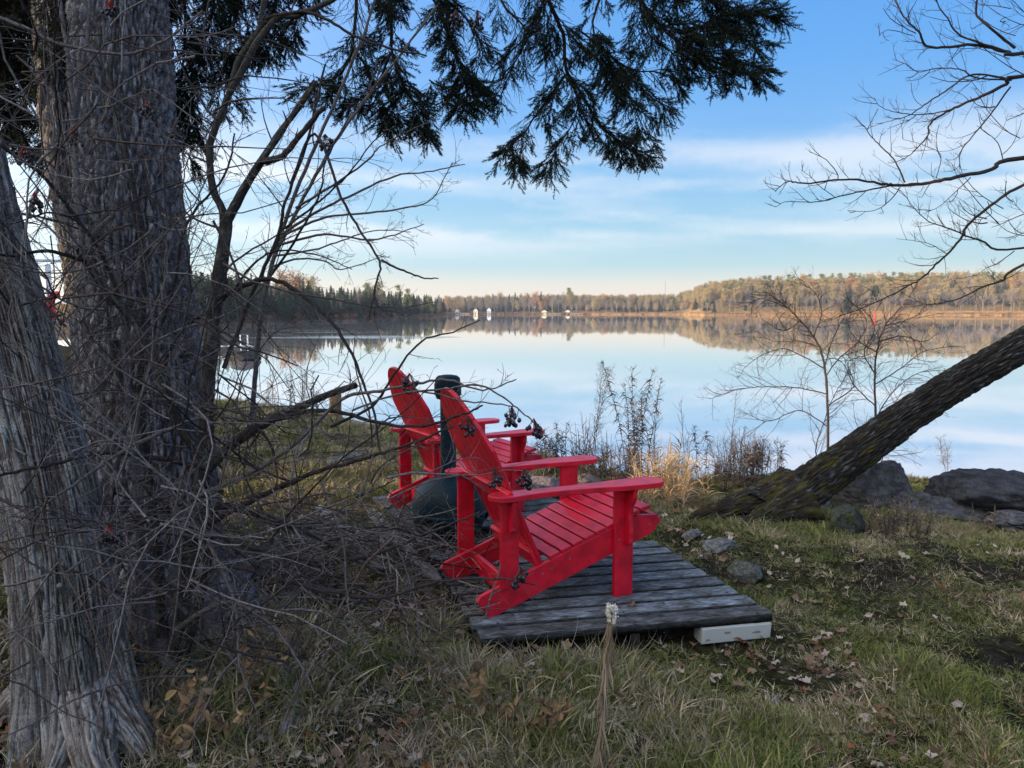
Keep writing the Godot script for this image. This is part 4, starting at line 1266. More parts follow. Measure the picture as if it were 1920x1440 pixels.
# ------------------------------------------------------------------ what shows on the left between the trunks
func box(called: String, size: Vector3, m: Material, par: Node, at: Vector3) -> MeshInstance3D:
	var mb := MB.new()
	mb.slab(PackedVector2Array([Vector2(-size.x, -size.y) / 2, Vector2(size.x, -size.y) / 2, Vector2(size.x, size.y) / 2, Vector2(-size.x, size.y) / 2]), size.z, minf(0.006, size.z * 0.2), Transform3D.IDENTITY, Color.WHITE)
	return part(called, mb.mesh(), m, par, Transform3D(Basis.IDENTITY, at))
func neighbour_side() -> void:
	var d := 15.0
	var base := P(125, 625, d); var gy := gh(base.x, base.z)
	var o := thing("raised_deck", "neighbour's raised wooden deck with white posts, seen in the gap between the trunks", "deck", Vector3(base.x, gy, base.z), 0.35)
	var top := P(125, 602, d).y - gy
	var wood := mat(lin(0.42, 0.30, 0.19), 0.8); var white := mat(lin(0.75, 0.77, 0.80), 0.5)
	box("fascia", Vector3(0.9, 0.26, 0.05), wood, o, Vector3(0, top - 0.14, 0.6))
	for k in 6: box("deck_board", Vector3(0.9, 0.035, 0.19), mat(lin(0.50, 0.44, 0.40), 0.8), o, Vector3(0, top + 0.008, 0.52 - k * 0.205))
	for q in [[-0.36, 0.54], [0.30, 0.54], [-0.36, -0.5], [0.30, -0.5]]: box("rail_post", Vector3(0.09, 1.1, 0.09), white, o, Vector3(q[0], top + 0.58, q[1]))
	box("rail_cap", Vector3(0.9, 0.05, 0.11), white, o, Vector3(0, top + 1.15, 0.54))
	for q in [[-0.3, 0.4], [0.32, 0.4]]: box("support_post", Vector3(0.12, top + 0.3, 0.12), mat(lin(0.34, 0.28, 0.22), 0.9), o, Vector3(q[0], top / 2 - 0.32, q[1]))
	var rb := MB.new()
	rb.tube(PackedVector3Array([Vector3(0.05, 0.0, 0), Vector3(0, 0.04, 0), Vector3(-0.02, 0.25, 0), Vector3(0, 0.42, 0), Vector3(0.07, 0.48, 0), Vector3(0.14, 0.5, 0)]), PackedFloat32Array([0.05, 0.085, 0.075, 0.075, 0.08, 0.06]), 12, lin(0.62, 0.045, 0.035))
	var fb := thing("red_fender", "red rounded boat fender leaning on the raised deck by a white post", "fender", Vector3(base.x, gy + top + 0.03, base.z) + Vector3(-0.06, 0, 0.34), 0.3)
	part("body", rb.mesh(), M.paint, fb)
	# shore dock beyond the berry shrub
	var dp := at_level(430, 660, WATER)
	var k2 := thing("dock", "low pale dock with two white posts on the near left shore", "dock", dp, 0.5)
	for k in 7: box("deck_board", Vector3(2.6, 0.06, 0.21), mat(lin(0.42, 0.42, 0.43), 0.8), k2, Vector3(0, 0.33, 0.7 - k * 0.235))
	for q in [[0.55, 0.62], [0.95, 0.62]]: box("post", Vector3(0.07, 0.95, 0.07), white, k2, Vector3(q[0], 0.55, q[1] + 0.1))
	for q in [[-1.1, -0.6], [1.1, -0.6], [-1.1, 0.6]]: box("pile", Vector3(0.12, 1.1, 0.12), mat(lin(0.2, 0.18, 0.16), 0.9), k2, Vector3(q[0], -0.24, q[1]))
	var rp := at_level(455, 676, WATER)
	var rk := part("rock", rock_mesh(133, Vector3(0.75, 0.42, 0.6), 0.4, lin(0.03, 0.03, 0.032), lin(0.06, 0.06, 0.062)), M.rock, self, Transform3D(Basis.IDENTITY, rp + Vector3(0, 0.15, 0)))
	tag(rk, "black round rock in the water in front of the low pale dock", "rock", "rocks and stones on the bank")
	# sunlit broken post on the bank
	var sp := G(628, 790)
	var st := thing("broken_post", "broken wooden post catching the sun on the left bank", "post", sp, 0.4)
	var pb := MB.new()
	pb.tube(PackedVector3Array([Vector3(0, -0.1, 0), Vector3(0.01, 0.2, 0), Vector3(0.02, 0.42, 0), Vector3(0.05, 0.52, 0)]), PackedFloat32Array([0.10, 0.095, 0.09, 0.03]), 9, lin(0.36, 0.24, 0.12))
	part("stake", pb.mesh(), M.bark, st)
	var bd := G(632, 868)
	var wbm := thing("weathered_board", "short grey weathered board lying on the grassy left bank", "board", bd + Vector3(0, 0.03, 0), 1.1)
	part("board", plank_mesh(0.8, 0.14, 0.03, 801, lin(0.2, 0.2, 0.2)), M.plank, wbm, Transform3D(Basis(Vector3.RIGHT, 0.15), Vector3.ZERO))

# ------------------------------------------------------------------ off to the left, the wood that shades the bank
func shade_trees() -> void:
	var h := Vector3(SUN.x, 0, SUN.z).normalized()
	var p := Vector3(-h.z, 0, h.x)
	if p.z < 0: p = -p
	var crown := spire_crown(51, 0.24, lin(0.03, 0.042, 0.02))
	var crown2 := spire_crown(52, 0.26, lin(0.03, 0.042, 0.02))
	var tr := tree_trunk(53, 0.9, 0.014, lin(0.09, 0.07, 0.055))
	rng.seed = 54
	for q in SHADE:
		var at: Vector3 = h * float(q[0]) + p * float(q[1])
		at.y = gh(at.x, at.z) - 0.2
		var o := thing("spruce_tree", "dense spruce of the wood on the bank's landward side", "spruce tree", at, rng.randf() * TAU, "spruces landward of the bank")
		var s := Basis.from_scale(Vector3.ONE * float(q[2]))
		part("trunk", tr, M.far_leaf, o, Transform3D(s, Vector3.ZERO))
		part("crown", crown, M.far_leaf, o, Transform3D(s, Vector3.ZERO))
		part("crown", crown2, M.far_leaf, o, Transform3D(s.rotated(Vector3.UP, 0.7), Vector3(0, 0.3, 0)))
# distance towards the sun, offset across, height
const SHADE := [[15, -2.7, 13.0], [17, 0.5, 14.0], [15, 3.6, 13.0], [18, 7.0, 14.0], [20, -2.1, 15.0], [21, 2.0, 16.0], [16, 10.5, 13.0], [22, 8.0, 16.0], [17, -10.5, 13.0], [23, -10.2, 15.0], [24, -2.3, 16.0], [27, 0.0, 16.0], [27, 5.0, 16.0], [26, -10.6, 16.0], [21, -18.2, 13.0], [25, -19.0, 15.0], [30, -23.0, 16.0], [14, 14.0, 13.0], [20, 14.0, 15.0]]

# ------------------------------------------------------------------ the berry shrub
func shrub() -> void:
	var base := G(345, 1240)
	var o := thing("berry_shrub", "many-stemmed bare shrub with black berry clusters in front of the big spruce", "shrub", base)
	rng.seed = 1001
	var D := 3.05
	var old := lin(0.055, 0.050, 0.044); var grey := lin(0.135, 0.122, 0.116); var dark := lin(0.045, 0.038, 0.036)
	var pat := FastNoiseLite.new(); pat.seed = 41; pat.frequency = 1.0; pat.fractal_octaves = 3
	var tw := MB.new()
	# name, points, depth from, depth to, r from, r to, colour, twigs per metre, twig length
	var stems := [
		[[335, 1250, 345, 1120, 362, 985, 383, 870, 388, 745, 397, 640, 408, 545, 422, 440, 424, 402], 3.05, 3.0, 0.040, 0.023, old, 0.0, 0.0],
		[[424, 415, 397, 340, 394, 270, 424, 190, 450, 110, 488, 50, 500, -30, 520, -120], 3.0, 2.95, 0.016, 0.010, old, 5.0, 0.35],
		[[424, 418, 460, 350, 490, 302, 530, 242, 562, 198, 592, 152], 3.0, 2.9, 0.0185, 0.011, dark, 7.0, 0.3],
		[[488, 305, 530, 292, 570, 245, 607, 202], 2.93, 2.85, 0.014, 0.009, dark, 5.0, 0.25],
		[[430, 175, 507, 43, 560, 28, 632, -5, 700, -40], 2.97, 2.9, 0.014, 0.009, old, 5.0, 0.4],
		[[500, 35, 560, 22, 610, 35, 665, 68, 740, 92, 800, 105], 2.95, 2.8, 0.008, 0.003, dark, 6.0, 0.25],
		[[390, 870, 335, 795, 302, 705, 258, 612, 200, 545, 158, 485, 150, 470], 3.0, 2.8, 0.021, 0.014, old, 4.0, 0.4],
		[[158, 490, 176, 440, 212, 400, 195, 375], 2.8, 2.78, 0.014, 0.006, grey, 6.0, 0.25],
		[[155, 480, 148, 380, 138, 270, 134, 160, 120, 60, 105, -40], 2.8, 2.85, 0.012, 0.007, grey, 6.0, 0.4],
		[[138, 280, 150, 150, 165, 60, 172, -60], 2.85, 2.9, 0.010, 0.006, grey, 5.0, 0.35],
		[[285, 1235, 268, 1050, 262, 900, 240, 740, 225, 560, 215, 420, 200, 250], 2.95, 2.9, 0.014, 0.006, grey, 7.0, 0.4],
		[[265, 1240, 262, 1150, 258, 1000, 252, 880, 262, 760, 300, 600, 312, 450], 2.75, 2.8, 0.011, 0.004, grey, 8.0, 0.35],
		[[305, 1235, 300, 1100, 285, 960, 270, 840, 230, 720, 215, 640], 3.1, 3.2, 0.026, 0.019, dark, 3.0, 0.3],
		[[270, 845, 262, 700, 268, 560, 262, 420, 240, 300, 210, 170, 215, 60], 3.15, 3.1, 0.016, 0.006, dark, 7.0, 0.35],
		[[340, 1240, 385, 1080, 400, 960, 470, 960, 600, 1010, 720, 1080], 3.0, 2.7, 0.022, 0.006, dark, 7.0, 0.35],
		# slim straight stems to the right
		[[470, 790, 478, 715, 490, 590, 515, 475, 540, 400, 590, 275, 640, 165, 690, 40, 720, -60], 3.35, 3.2, 0.012, 0.005, grey, 6.0, 0.5],
		[[515, 480, 560, 390, 625, 270, 690, 180, 760, 90, 820, 10], 3.3, 3.1, 0.009, 0.004, grey, 5.0, 0.45],
		[[420, 690, 470, 560, 520, 445, 535, 380, 580, 250, 610, 120], 3.15, 3.0, 0.010, 0.004, dark, 7.0, 0.5],
		[[525, 440, 590, 400, 650, 370, 740, 330, 800, 322, 872, 308], 3.2, 3.0, 0.007, 0.0018, grey, 14.0, 0.3],
		[[525, 445, 600, 410, 680, 400, 760, 390, 810, 372, 848, 305], 3.2, 2.95, 0.006, 0.0016, grey, 12.0, 0.25],
		[[520, 460, 610, 440, 690, 450, 740, 440, 795, 420], 3.2, 2.95, 0.006, 0.0016, grey, 16.0, 0.22],
		[[515, 480, 580, 470, 630, 455, 700, 432, 770, 435], 3.2, 3.0, 0.005, 0.0015, grey, 16.0, 0.2],
		[[510, 500, 560, 485, 610, 490, 640, 505, 720, 480], 3.2, 3.0, 0.005, 0.0015, grey, 16.0, 0.2],
		[[530, 430, 590, 385, 650, 330, 700, 265, 745, 235], 3.25, 3.0, 0.0055, 0.0016, dark, 12.0, 0.25],
		[[505, 520, 560, 440, 600, 360, 612, 300, 660, 210], 3.2, 3.0, 0.006, 0.0018, dark, 10.0, 0.25],
		[[420, 430, 350, 400, 345, 330, 360, 280], 3.0, 3.2, 0.005, 0.0016, dark, 12.0, 0.25],
		[[400, 640, 370, 560, 350, 470, 360, 400, 345, 350], 3.05, 3.3, 0.006, 0.0018, grey, 12.0, 0.3],
		[[440, 545, 470, 500, 520, 470, 600, 480, 660, 505], 3.1, 2.9, 0.006, 0.0018, dark, 12.0, 0.25],
		[[555, 390, 620, 350, 690, 300, 720, 270, 830, 215], 3.2, 3.0, 0.006, 0.0016, grey, 14.0, 0.25],
		# the long arching branch and its hanging end
		[[405, 560, 440, 545, 500, 522, 560, 548, 620, 602, 655, 655, 682, 720, 705, 790, 712, 850], 2.95, 2.6, 0.0105, 0.003, dark, 12.0, 0.35],
		[[545, 345, 590, 250, 640, 370, 680, 440, 712, 490, 705, 535, 692, 600], 2.8, 2.5, 0.006, 0.003, dark, 6.0, 0.12],
		[[715, 488, 750, 505, 790, 520, 822, 522], 2.55, 2.5, 0.0045, 0.002, dark, 5.0, 0.07],
		[[700, 555, 715, 580, 745, 585], 2.52, 2.5, 0.003, 0.0015, dark, 5.0, 0.08],
		# thick dead bough lying out to the right
		[[385, 880, 440, 830, 500, 790, 560, 765, 610, 742, 668, 722], 2.9, 2.75, 0.024, 0.010, dark, 8.0, 0.3],
		[[500, 792, 560, 775, 620, 770, 700, 790, 780, 800, 860, 780, 905, 760], 2.8, 2.5, 0.010, 0.003, dark, 10.0, 0.3],
		[[350, 1010, 420, 965, 500, 925, 580, 890, 680, 860, 760, 835, 850, 800], 2.8, 2.5, 0.013, 0.003, dark, 10.0, 0.32],
		[[370, 930, 440, 900, 530, 850, 640, 750, 700, 735, 770, 722, 840, 712, 905, 732, 968, 711], 2.75, 2.4, 0.009, 0.0018, grey, 9.0, 0.22],
		[[760, 735, 830, 730, 900, 722, 950, 750, 985, 778, 1000, 792], 2.45, 2.4, 0.0042, 0.002, grey, 7.0, 0.12],
		[[660, 770, 740, 740, 800, 735, 870, 752, 925, 756, 962, 762], 2.5, 2.4, 0.0038, 0.002, grey, 7.0, 0.12],
		[[620, 800, 700, 760, 740, 700, 790, 640, 850, 622, 900, 600], 2.7, 2.5, 0.006, 0.0018, dark, 6.0, 0.2],
		[[360, 1000, 430, 1010, 520, 1040, 600, 1050, 700, 1040, 800, 1000, 900, 960], 2.7, 2.4, 0.012, 0.0025, dark, 9.0, 0.3],
		[[345, 1100, 420, 1060, 520, 1085, 620, 1110, 720, 1120, 820, 1090, 940, 1085, 1010, 1100], 2.65, 2.35, 0.010, 0.002, dark, 9.0, 0.28],
		[[330, 1180, 420, 1130, 500, 1160, 560, 1240, 590, 1300], 2.7, 2.4, 0.010, 0.002, grey, 8.0, 0.3],
		[[390, 880, 300, 860, 200, 850, 100, 870, 0, 890, -40, 895], 2.8, 2.3, 0.010, 0.003, dark, 10.0, 0.3],
		[[330, 800, 240, 840, 150, 900, 60, 960, -20, 1010], 2.7, 2.3, 0.008, 0.002, grey, 9.0, 0.3],
		[[350, 1150, 270, 1080, 200, 1030, 110, 1075, 20, 1030], 2.7, 2.25, 0.008, 0.002, grey, 8.0, 0.25],
		[[390, 1010, 440, 1130, 450, 1250, 480, 1330], 2.55, 2.4, 0.007, 0.002, grey, 8.0, 0.3],
		[[600, 900, 640, 1000, 650, 1100, 660, 1190], 2.5, 2.4, 0.005, 0.002, grey, 9.0, 0.25],
		[[160, 490, 90, 470, 20, 480, -30, 460], 2.75, 2.4, 0.008, 0.003, dark, 8.0, 0.3],
		[[150, 420, 80, 330, 10, 280, -50, 240], 2.8, 2.5, 0.008, 0.003, dark, 8.0, 0.35],
		[[225, 560, 170, 440, 100, 400, 20, 420], 2.85, 2.6, 0.007, 0.002, dark, 8.0, 0.3],
		[[-40, 20, 40, 50, 120, 85, 250, 100, 330, 60, 380, 20], 2.7, 2.8, 0.009, 0.003, grey, 7.0, 0.3],
		[[265, 700, 320, 560, 350, 420, 420, 330, 440, 250], 3.0, 2.9, 0.008, 0.003, dark, 9.0, 0.35],
		[[300, 700, 340, 620, 420, 560, 430, 500, 520, 440], 3.0, 2.95, 0.008, 0.003, dark, 8.0, 0.35],
	]
	for q in stems:
		var c := px(q[0], q[1], q[2])
		for k in c.size(): c[k] -= base
		var r0: float = q[3]; var r1: float = q[4]
		var p: PackedVector3Array
		if r0 > 0.018:
			p = smooth(c, 8)
			var cc: Color = q[5]
			var bk := func(a: float, s: float, d: Vector3, rad: float, qq: Vector3) -> Array:
				var n1 := pat.get_noise_3d(qq.x * 14 + d.x * 2, qq.y * 9, qq.z * 14 + d.z * 2)
				var col := cc.lerp(lin(0.12, 0.118, 0.10), clampf(n1 * 1.2 + 0.2, 0, 0.8))
				if n1 > 0.28: col = col.lerp(lin(0.19, 0.22, 0.19), clampf((n1 - 0.28) * 5, 0, 0.7))
				return [n1 * rad * 0.16 + pat.get_noise_3d(qq.x * 5, qq.y * 5, qq.z * 5) * rad * 0.25, col]
			part("stem", trunk_mesh(c, [[0, r0], [1, r1]], 22, 130, bk), M.bark, o)
		else:
			var mb := MB.new()
			p = limb(mb, c, r0, r1, 7 if r0 > 0.007 else 5, q[5] * R(0.85, 1.15), 6, r0 * 0.18 + 0.0012)
			part("branch", mb.mesh(), M.twig, o)
		var L := 0.0
		for k in range(1, p.size()): L += p[k].distance_to(p[k - 1])
		if q[6] > 0.0:
			sprout(tw, p, 0.18, int(L * q[6]), q[7] * 0.62, clampf(r1 * 0.75, 0.0013, 0.0034), 2, 0.12, 0.42, 2.2, (q[5] as Color).lerp(grey, 0.6) * R(0.9, 1.15))
	# arcs of the tangle low down
	for k in 470:
		var u := R(-40, 560); var w := R(900, 1270)
		if k < 250: u = R(-40, 430); w = R(40, 1150)
		elif k < 310: u = R(380, 760); w = R(780, 1150)
		var a := P(u, w, R(2.35, 3.0)) - base
		if a.y + base.y < 0.02: continue
		var dir := Vector3(R(-1, 1), R(-0.6, 0.8), R(-0.5, 0.5))
		var gc := [grey, dark, lin(0.19, 0.175, 0.168), lin(0.10, 0.078, 0.068)]
		twig(tw, a, dir, R(0.25, 0.85), R(0.0014, 0.0052), 2, R(-0.35, 0.25), 0.6, 3.2, (gc[rng.randi() % 4] as Color) * R(0.6, 1.45))
	var tp := part("fine_twigs", tw.mesh(), M.twig, o)
	tp.set_meta("kind", "stuff")
	# berries
	for q in [[207, 12, 2.85], [275, 200, 2.75], [330, 240, 2.85], [140, 248, 2.7], [45, 285, 2.5], [65, 372, 2.5], [390, 655, 2.9], [350, 650, 2.85], [610, 262, 2.9], [895, 30, 2.8], [960, 775, 2.4], [1001, 797, 2.4], [877, 792, 2.45], [927, 888, 2.4], [983, 890, 2.4], [975, 1076, 2.35], [205, 996, 2.32], [768, 712, 2.5], [855, 30, 2.8]]:
		berry_cluster(o, P(q[0], q[1], q[2]) - base, q[0] == 205 or q[0] < 300)
	# withered tuft hanging at the end of the arching branch
	var fm := MB.new()
	for k in 34:
		var f := R(0, 1)
		var at := P(lerpf(712, 688, f), lerpf(510, 600, f), 2.5) - base
		twig(fm, at, Vector3(R(-0.6, 0.6), R(-1, 0.2), R(-0.6, 0.6)), R(0.02, 0.05), 0.0012, 0, -0.2, 0.3, 0, lin(0.10, 0.085, 0.07))
	part("withered_tuft", fm.mesh(), M.twig, o)

var ball: ArrayMesh = null
func berry_cluster(o: Node3D, at: Vector3, red: bool) -> void:
	var mb := MB.new(); var st := MB.new()
	var n := rng.randi_range(14, 26)
	var stalk := lin(0.30, 0.035, 0.02) if red else lin(0.10, 0.05, 0.045)
	for k in n:
		var p := at + Vector3(R(-1, 1) * 0.024, -R(0.002, 0.042), R(-1, 1) * 0.020)
		var r := R(0.0052, 0.0078)
		# a squat wrinkled berry: a low sphere
		var pts := PackedVector3Array(); var cs := PackedColorArray()
		for a in 6:
			var el := PI * (a / 5.0 - 0.5)
			for b in 8:
				var az := TAU * b / 8
				pts.append(p + Vector3(cos(el) * cos(az), sin(el) * 1.15, cos(el) * sin(az)) * r * R(0.88, 1.06))
				cs.append(Color.WHITE)
		mb.grid(pts, cs, 6, 8, true)
		st.tube(PackedVector3Array([at + Vector3(0, 0.022, 0), at.lerp(p, 0.55) + Vector3(0, 0.010, 0), p + Vector3(0, r, 0)]), PackedFloat32Array([0.0013, 0.001, 0.0008]), 3, stalk)
	var c := Node3D.new(); c.name = "berry_cluster"; o.add_child(c, true)
	part("berries", mb.mesh(), M.berry, c).set_meta("kind", "stuff")
	part("stalk", st.mesh(), M.twig, c)

# ------------------------------------------------------------------ hanging conifer boughs
func sprig_mesh(sd: int) -> ArrayMesh:
	rng.seed = sd
	var mb := MB.new()
	var c0 := Color.WHITE
	mb.tube(PackedVector3Array([Vector3.ZERO, Vector3(0, 0.5, 0.02), Vector3(0, 1, 0)]), PackedFloat32Array([0.018, 0.014, 0.008]), 3, lin(1.5, 1.0, 0.9))
	for k in 38:
		var f := R(0.04, 1.0)
		var a := R(0, TAU)
		var b := Vector3(0, f, 0)
		var dv := Vector3(cos(a), R(0.5, 1.1), sin(a) * 0.75).normalized()
		var w := dv.cross(Vector3(R(-1, 1), R(-1, 1), R(-1, 1))).normalized() * 0.026
		mb.tri(b - w, b + w, b + dv * R(0.15, 0.24), c0 * R(0.8, 1.2))
	return mb.mesh()
func bough(tree: Node3D, base: Vector3, ctl: PackedVector3Array, r0: float, side_len: float, per_m: float, needles: float, droop: float, sd: int, meshes: Array) -> void:
	rng.seed = sd
	var bk := lin(0.030, 0.025, 0.022)
	var mb := MB.new()
	for k in ctl.size(): ctl[k] -= base
	var p := limb(mb, ctl, r0, r0 * 0.3, 6, bk, 5, 0.004)
	var L := 0.0
	for k in range(1, p.size()): L += p[k].distance_to(p[k - 1])
	var xs := []; var cs := []
	var n := int(L * per_m)
	var m := p.size() - 1
	for k in n:
		var f := (k + R(0, 1)) / n
		var g := f * m
		var j := mini(int(g), m - 1)
		var tan_ := (p[j + 1] - p[j]).normalized()
		var sv := tan_.cross(rand_dir()).normalized()
		sv.y *= 0.6
		var len1 := side_len * R(0.35, 1.1) * (1.1 - 0.6 * f)
		var d := (tan_ * R(0.4, 1.0) + sv * R(0.5, 1.0)).normalized()
		var q := p[j].lerp(p[j + 1], g - j)
		var segs := 7
		var sp := PackedVector3Array([q]); var sr := PackedFloat32Array([0.0034])
		for s in segs:
			d = (d + rand_dir() * 0.16 + Vector3.DOWN * droop * 0.16).normalized()
			q += d * len1 / segs
			sp.append(q); sr.append(lerpf(0.0034, 0.0011, (s + 1.0) / segs))
		mb.tube(sp, sr, 3, bk)
		var dead := rng.randf() > needles
		# branchlets on both sides
		var nb := int(len1 / 0.017)
		for s in nb:
			var h := (s + R(0, 1)) / nb
			var gg := h * segs
			var jj := mini(int(gg), segs - 1)
			var t2 := (sp[jj + 1] - sp[jj]).normalized()
			var s2 := t2.cross(Vector3.UP).normalized() * (1.0 if s % 2 == 0 else -1.0)
			var d2 := (t2 * 0.8 + s2 * R(0.4, 0.9) + rand_dir() * 0.3 + Vector3.DOWN * droop * 0.35).normalized()
			var b0 := sp[jj].lerp(sp[jj + 1], gg - jj)
			var len2 := R(0.05, 0.15) * (1.15 - 0.6 * h)
			var b1 := b0 + d2 * len2 * 0.5 + rand_dir() * 0.004
			var b2 := b1 + (d2 + Vector3.DOWN * droop * 0.3).normalized() * len2 * 0.5
			mb.tube(PackedVector3Array([b0, b1, b2]), PackedFloat32Array([0.0014, 0.0012, 0.0008]), 3, bk)
			if dead or h < 0.22 * R(0.3, 1.6): continue
			var ns := 5 if len2 > 0.09 else 3
			for e in ns:
				var w := b0.lerp(b2, (e + 0.35) / ns)
				var dd := (d2 + rand_dir() * 0.45).normalized()
				var len3 := R(0.055, 0.09)
				var ax := dd.cross(rand_dir()).normalized()
				var bs := Basis(ax, dd, ax.cross(dd)).scaled(Vector3.ONE)
				bs = bs * Basis.from_scale(Vector3.ONE * len3)
				xs.append(Transform3D(bs, w))
				cs.append(lin(0.017, 0.027, 0.016) * R(0.5, 1.4))
	var o := part("bough", mb.mesh(), M.twig, tree)
	if xs.size() > 0: swarm("needles", meshes[sd % meshes.size()], M.needle, o, xs, cs)
func conifer_boughs() -> void:
	var tree: Node3D = get_node("old_spruce_tree")
	var b := tree.position
	var ms := [sprig_mesh(61), sprig_mesh(62), sprig_mesh(63)]
	var sd := 500
	# outline points, distance from, to, radius, side length, branches per metre, share with needles, droop
	for q in [
		[[300, -420, 560, -330, 800, -220, 1000, -90, 1028, 0, 1055, 62, 1062, 130, 1088, 172, 1130, 240, 1182, 282], 4.1, 4.9, 0.020, 0.34, 22, 0.62, 0.5],
		[[1062, 140, 1022, 192, 986, 245, 962, 272, 965, 300], 4.85, 4.7, 0.008, 0.26, 34, 0.75, 0.7],
		[[1088, 172, 1075, 230, 1040, 285, 1030, 320], 4.85, 4.8, 0.006, 0.18, 40, 0.9, 0.7],
		[[1130, 235, 1150, 255, 1190, 285, 1215, 290], 4.85, 4.8, 0.006, 0.18, 44, 1.0, 0.5],
		[[800, -230, 1000, -200, 1170, -110, 1198, -10, 1240, 50, 1300, 98, 1395, 138], 4.6, 5.0, 0.016, 0.34, 26, 0.72, 0.45],
		[[1170, -110, 1260, -50, 1330, -5, 1385, 25, 1440, 22], 4.9, 5.1, 0.010, 0.32, 46, 1.0, 0.3],
		[[1240, 50, 1300, 45, 1360, 60, 1420, 80], 4.95, 5.0, 0.007, 0.28, 50, 1.0, 0.4],
		[[1300, 98, 1350, 110, 1400, 120, 1425, 130], 4.95, 4.9, 0.006, 0.24, 50, 1.0, 0.6],
		[[1090, 60, 1142, 102, 1200, 165, 1255, 208], 4.9, 5.0, 0.008, 0.24, 36, 0.75, 0.5],
		[[1140, 100, 1180, 130, 1230, 135, 1280, 150], 4.9, 5.0, 0.006, 0.22, 38, 0.8, 0.5],
		[[1170, -100, 1112, 40, 1148, 130, 1190, 200, 1210, 250], 4.8, 4.9, 0.009, 0.26, 30, 0.8, 0.5],
		[[1198, 0, 1215, 60, 1260, 100, 1330, 160], 4.9, 5.0, 0.007, 0.26, 30, 0.5, 0.5],
		# middle
		[[350, -380, 500, -260, 650, -110, 667, 0, 660, 90, 638, 138, 590, 165], 4.0, 4.3, 0.015, 0.30, 26, 0.55, 0.5],
		[[500, -260, 690, -150, 732, 0, 735, 100, 762, 170, 805, 225], 4.2, 4.5, 0.014, 0.30, 28, 0.72, 0.5],
		[[690, -150, 800, -20, 838, 60, 866, 130, 876, 180], 4.3, 4.6, 0.010, 0.30, 34, 0.85, 0.45],
		[[735, 95, 702, 165, 655, 186, 565, 162], 4.4, 4.3, 0.007, 0.22, 38, 0.85, 0.5],
		[[762, 165, 720, 200, 745, 225, 790, 240], 4.5, 4.4, 0.005, 0.20, 44, 1.0, 0.5],
		[[805, 150, 840, 170, 870, 190, 885, 195], 4.6, 4.5, 0.005, 0.20, 50, 1.0, 0.4],
		[[800, -30, 860, 20, 905, 90, 880, 160], 4.6, 4.7, 0.008, 0.30, 30, 0.35, 0.5],
		[[900, -120, 940, 0, 985, 60, 945, 110, 915, 170], 4.7, 4.8, 0.009, 0.36, 30, 0.12, 0.7],
		[[960, -80, 1020, 10, 990, 70, 960, 130, 930, 200], 4.8, 4.8, 0.008, 0.30, 30, 0.15, 0.7],
		# left, round the trunk
		[[240, -200, 400, -120, 402, 0, 382, 85, 362, 180, 368, 235], 4.2, 4.4, 0.012, 0.32, 34, 0.9, 0.5],
		[[240, -160, 335, -60, 347, 60, 340, 170, 345, 290], 4.2, 4.3, 0.011, 0.28, 36, 0.95, 0.6],
		[[400, -100, 450, -40, 440, 40, 425, 120, 420, 190], 4.4, 4.5, 0.010, 0.30, 34, 0.9, 0.5],
		[[420, -120, 520, -60, 515, 10, 475, 70, 432, 130], 4.4, 4.5, 0.009, 0.28, 34, 0.85, 0.5],
		[[500, -120, 580, -40, 560, 20, 520, 60, 490, 110], 4.4, 4.5, 0.007, 0.24, 30, 0.8, 0.5],
		[[200, -200, 130, -80, 110, 60, 118, 170, 128, 250], 4.3, 4.7, 0.012, 0.34, 34, 0.95, 0.5],
		[[190, -200, 80, -100, 55, 40, 75, 160, 90, 300], 4.4, 5.0, 0.012, 0.36, 38, 0.95, 0.6],
		[[180, -200, 20, -120, 10, 40, 15, 160, 45, 270], 4.4, 5.0, 0.012, 0.36, 38, 0.95, 0.6],
		[[160, -180, -60, -100, -30, 40, -15, 150, 20, 230], 4.4, 5.0, 0.012, 0.36, 38, 0.95, 0.6],
		[[200, -140, 100, -60, 60, 0, 30, 60, 10, 110], 4.6, 5.2, 0.012, 0.40, 40, 1.0, 0.5],
	]:
		bough(tree, b, px(q[0], q[1], q[2]), q[3], q[4], q[5], q[6], q[7], sd, ms)
		sd += 1

# ------------------------------------------------------------------ plants along the water
func blade(mb: MB, at: Vector3, dir: Vector3, len_: float, w: float, bend: float, col: Color, segs := 4, face := Vector3.ZERO) -> void:
	var d := dir.normalized()
	var side := d.cross(rand_dir() if face == Vector3.ZERO else face).normalized()
	var p := at
	var hor := Vector3(d.x, 0, d.z)
	if hor.length() < 0.05: hor = Vector3(R(-1, 1), 0, R(-1, 1))
	hor = hor.normalized()
	var pl := p - side * w; var pr := p + side * w
	for k in segs:
		d = (d + (hor * 0.5 + Vector3.DOWN) * bend / segs).normalized()
		p += d * len_ / segs
		var ww := w * (1.0 - float(k + 1) / segs)
		if k == segs - 1: mb.tri(pl, p, pr, col)
		else:
			var a := p - side * ww; var b := p + side * ww
			mb.quad(pl, a, b, pr, col)
			pl = a; pr = b
func grass_clump_mesh(sd: int, n: int, hgt: float, spread: float, c1: Color, c2: Color, bend := 1.2, w := 0.0022) -> ArrayMesh:
	rng.seed = sd
	var mb := MB.new()
	for k in n:
		var a := R(0, TAU)
		var at := Vector3(cos(a), 0, sin(a)) * spread * sqrt(rng.randf())
		var dv := Vector3(cos(a) * R(0.1, 0.6), 1.0, sin(a) * R(0.1, 0.6)) + rand_dir() * 0.25
		blade(mb, at + Vector3(0, -0.02, 0), dv, hgt * R(0.45, 1.1), w * R(0.6, 1.3), R(0.2, bend), c1.lerp(c2, rng.randf()) * R(0.8, 1.15), 5)
	return mb.mesh()
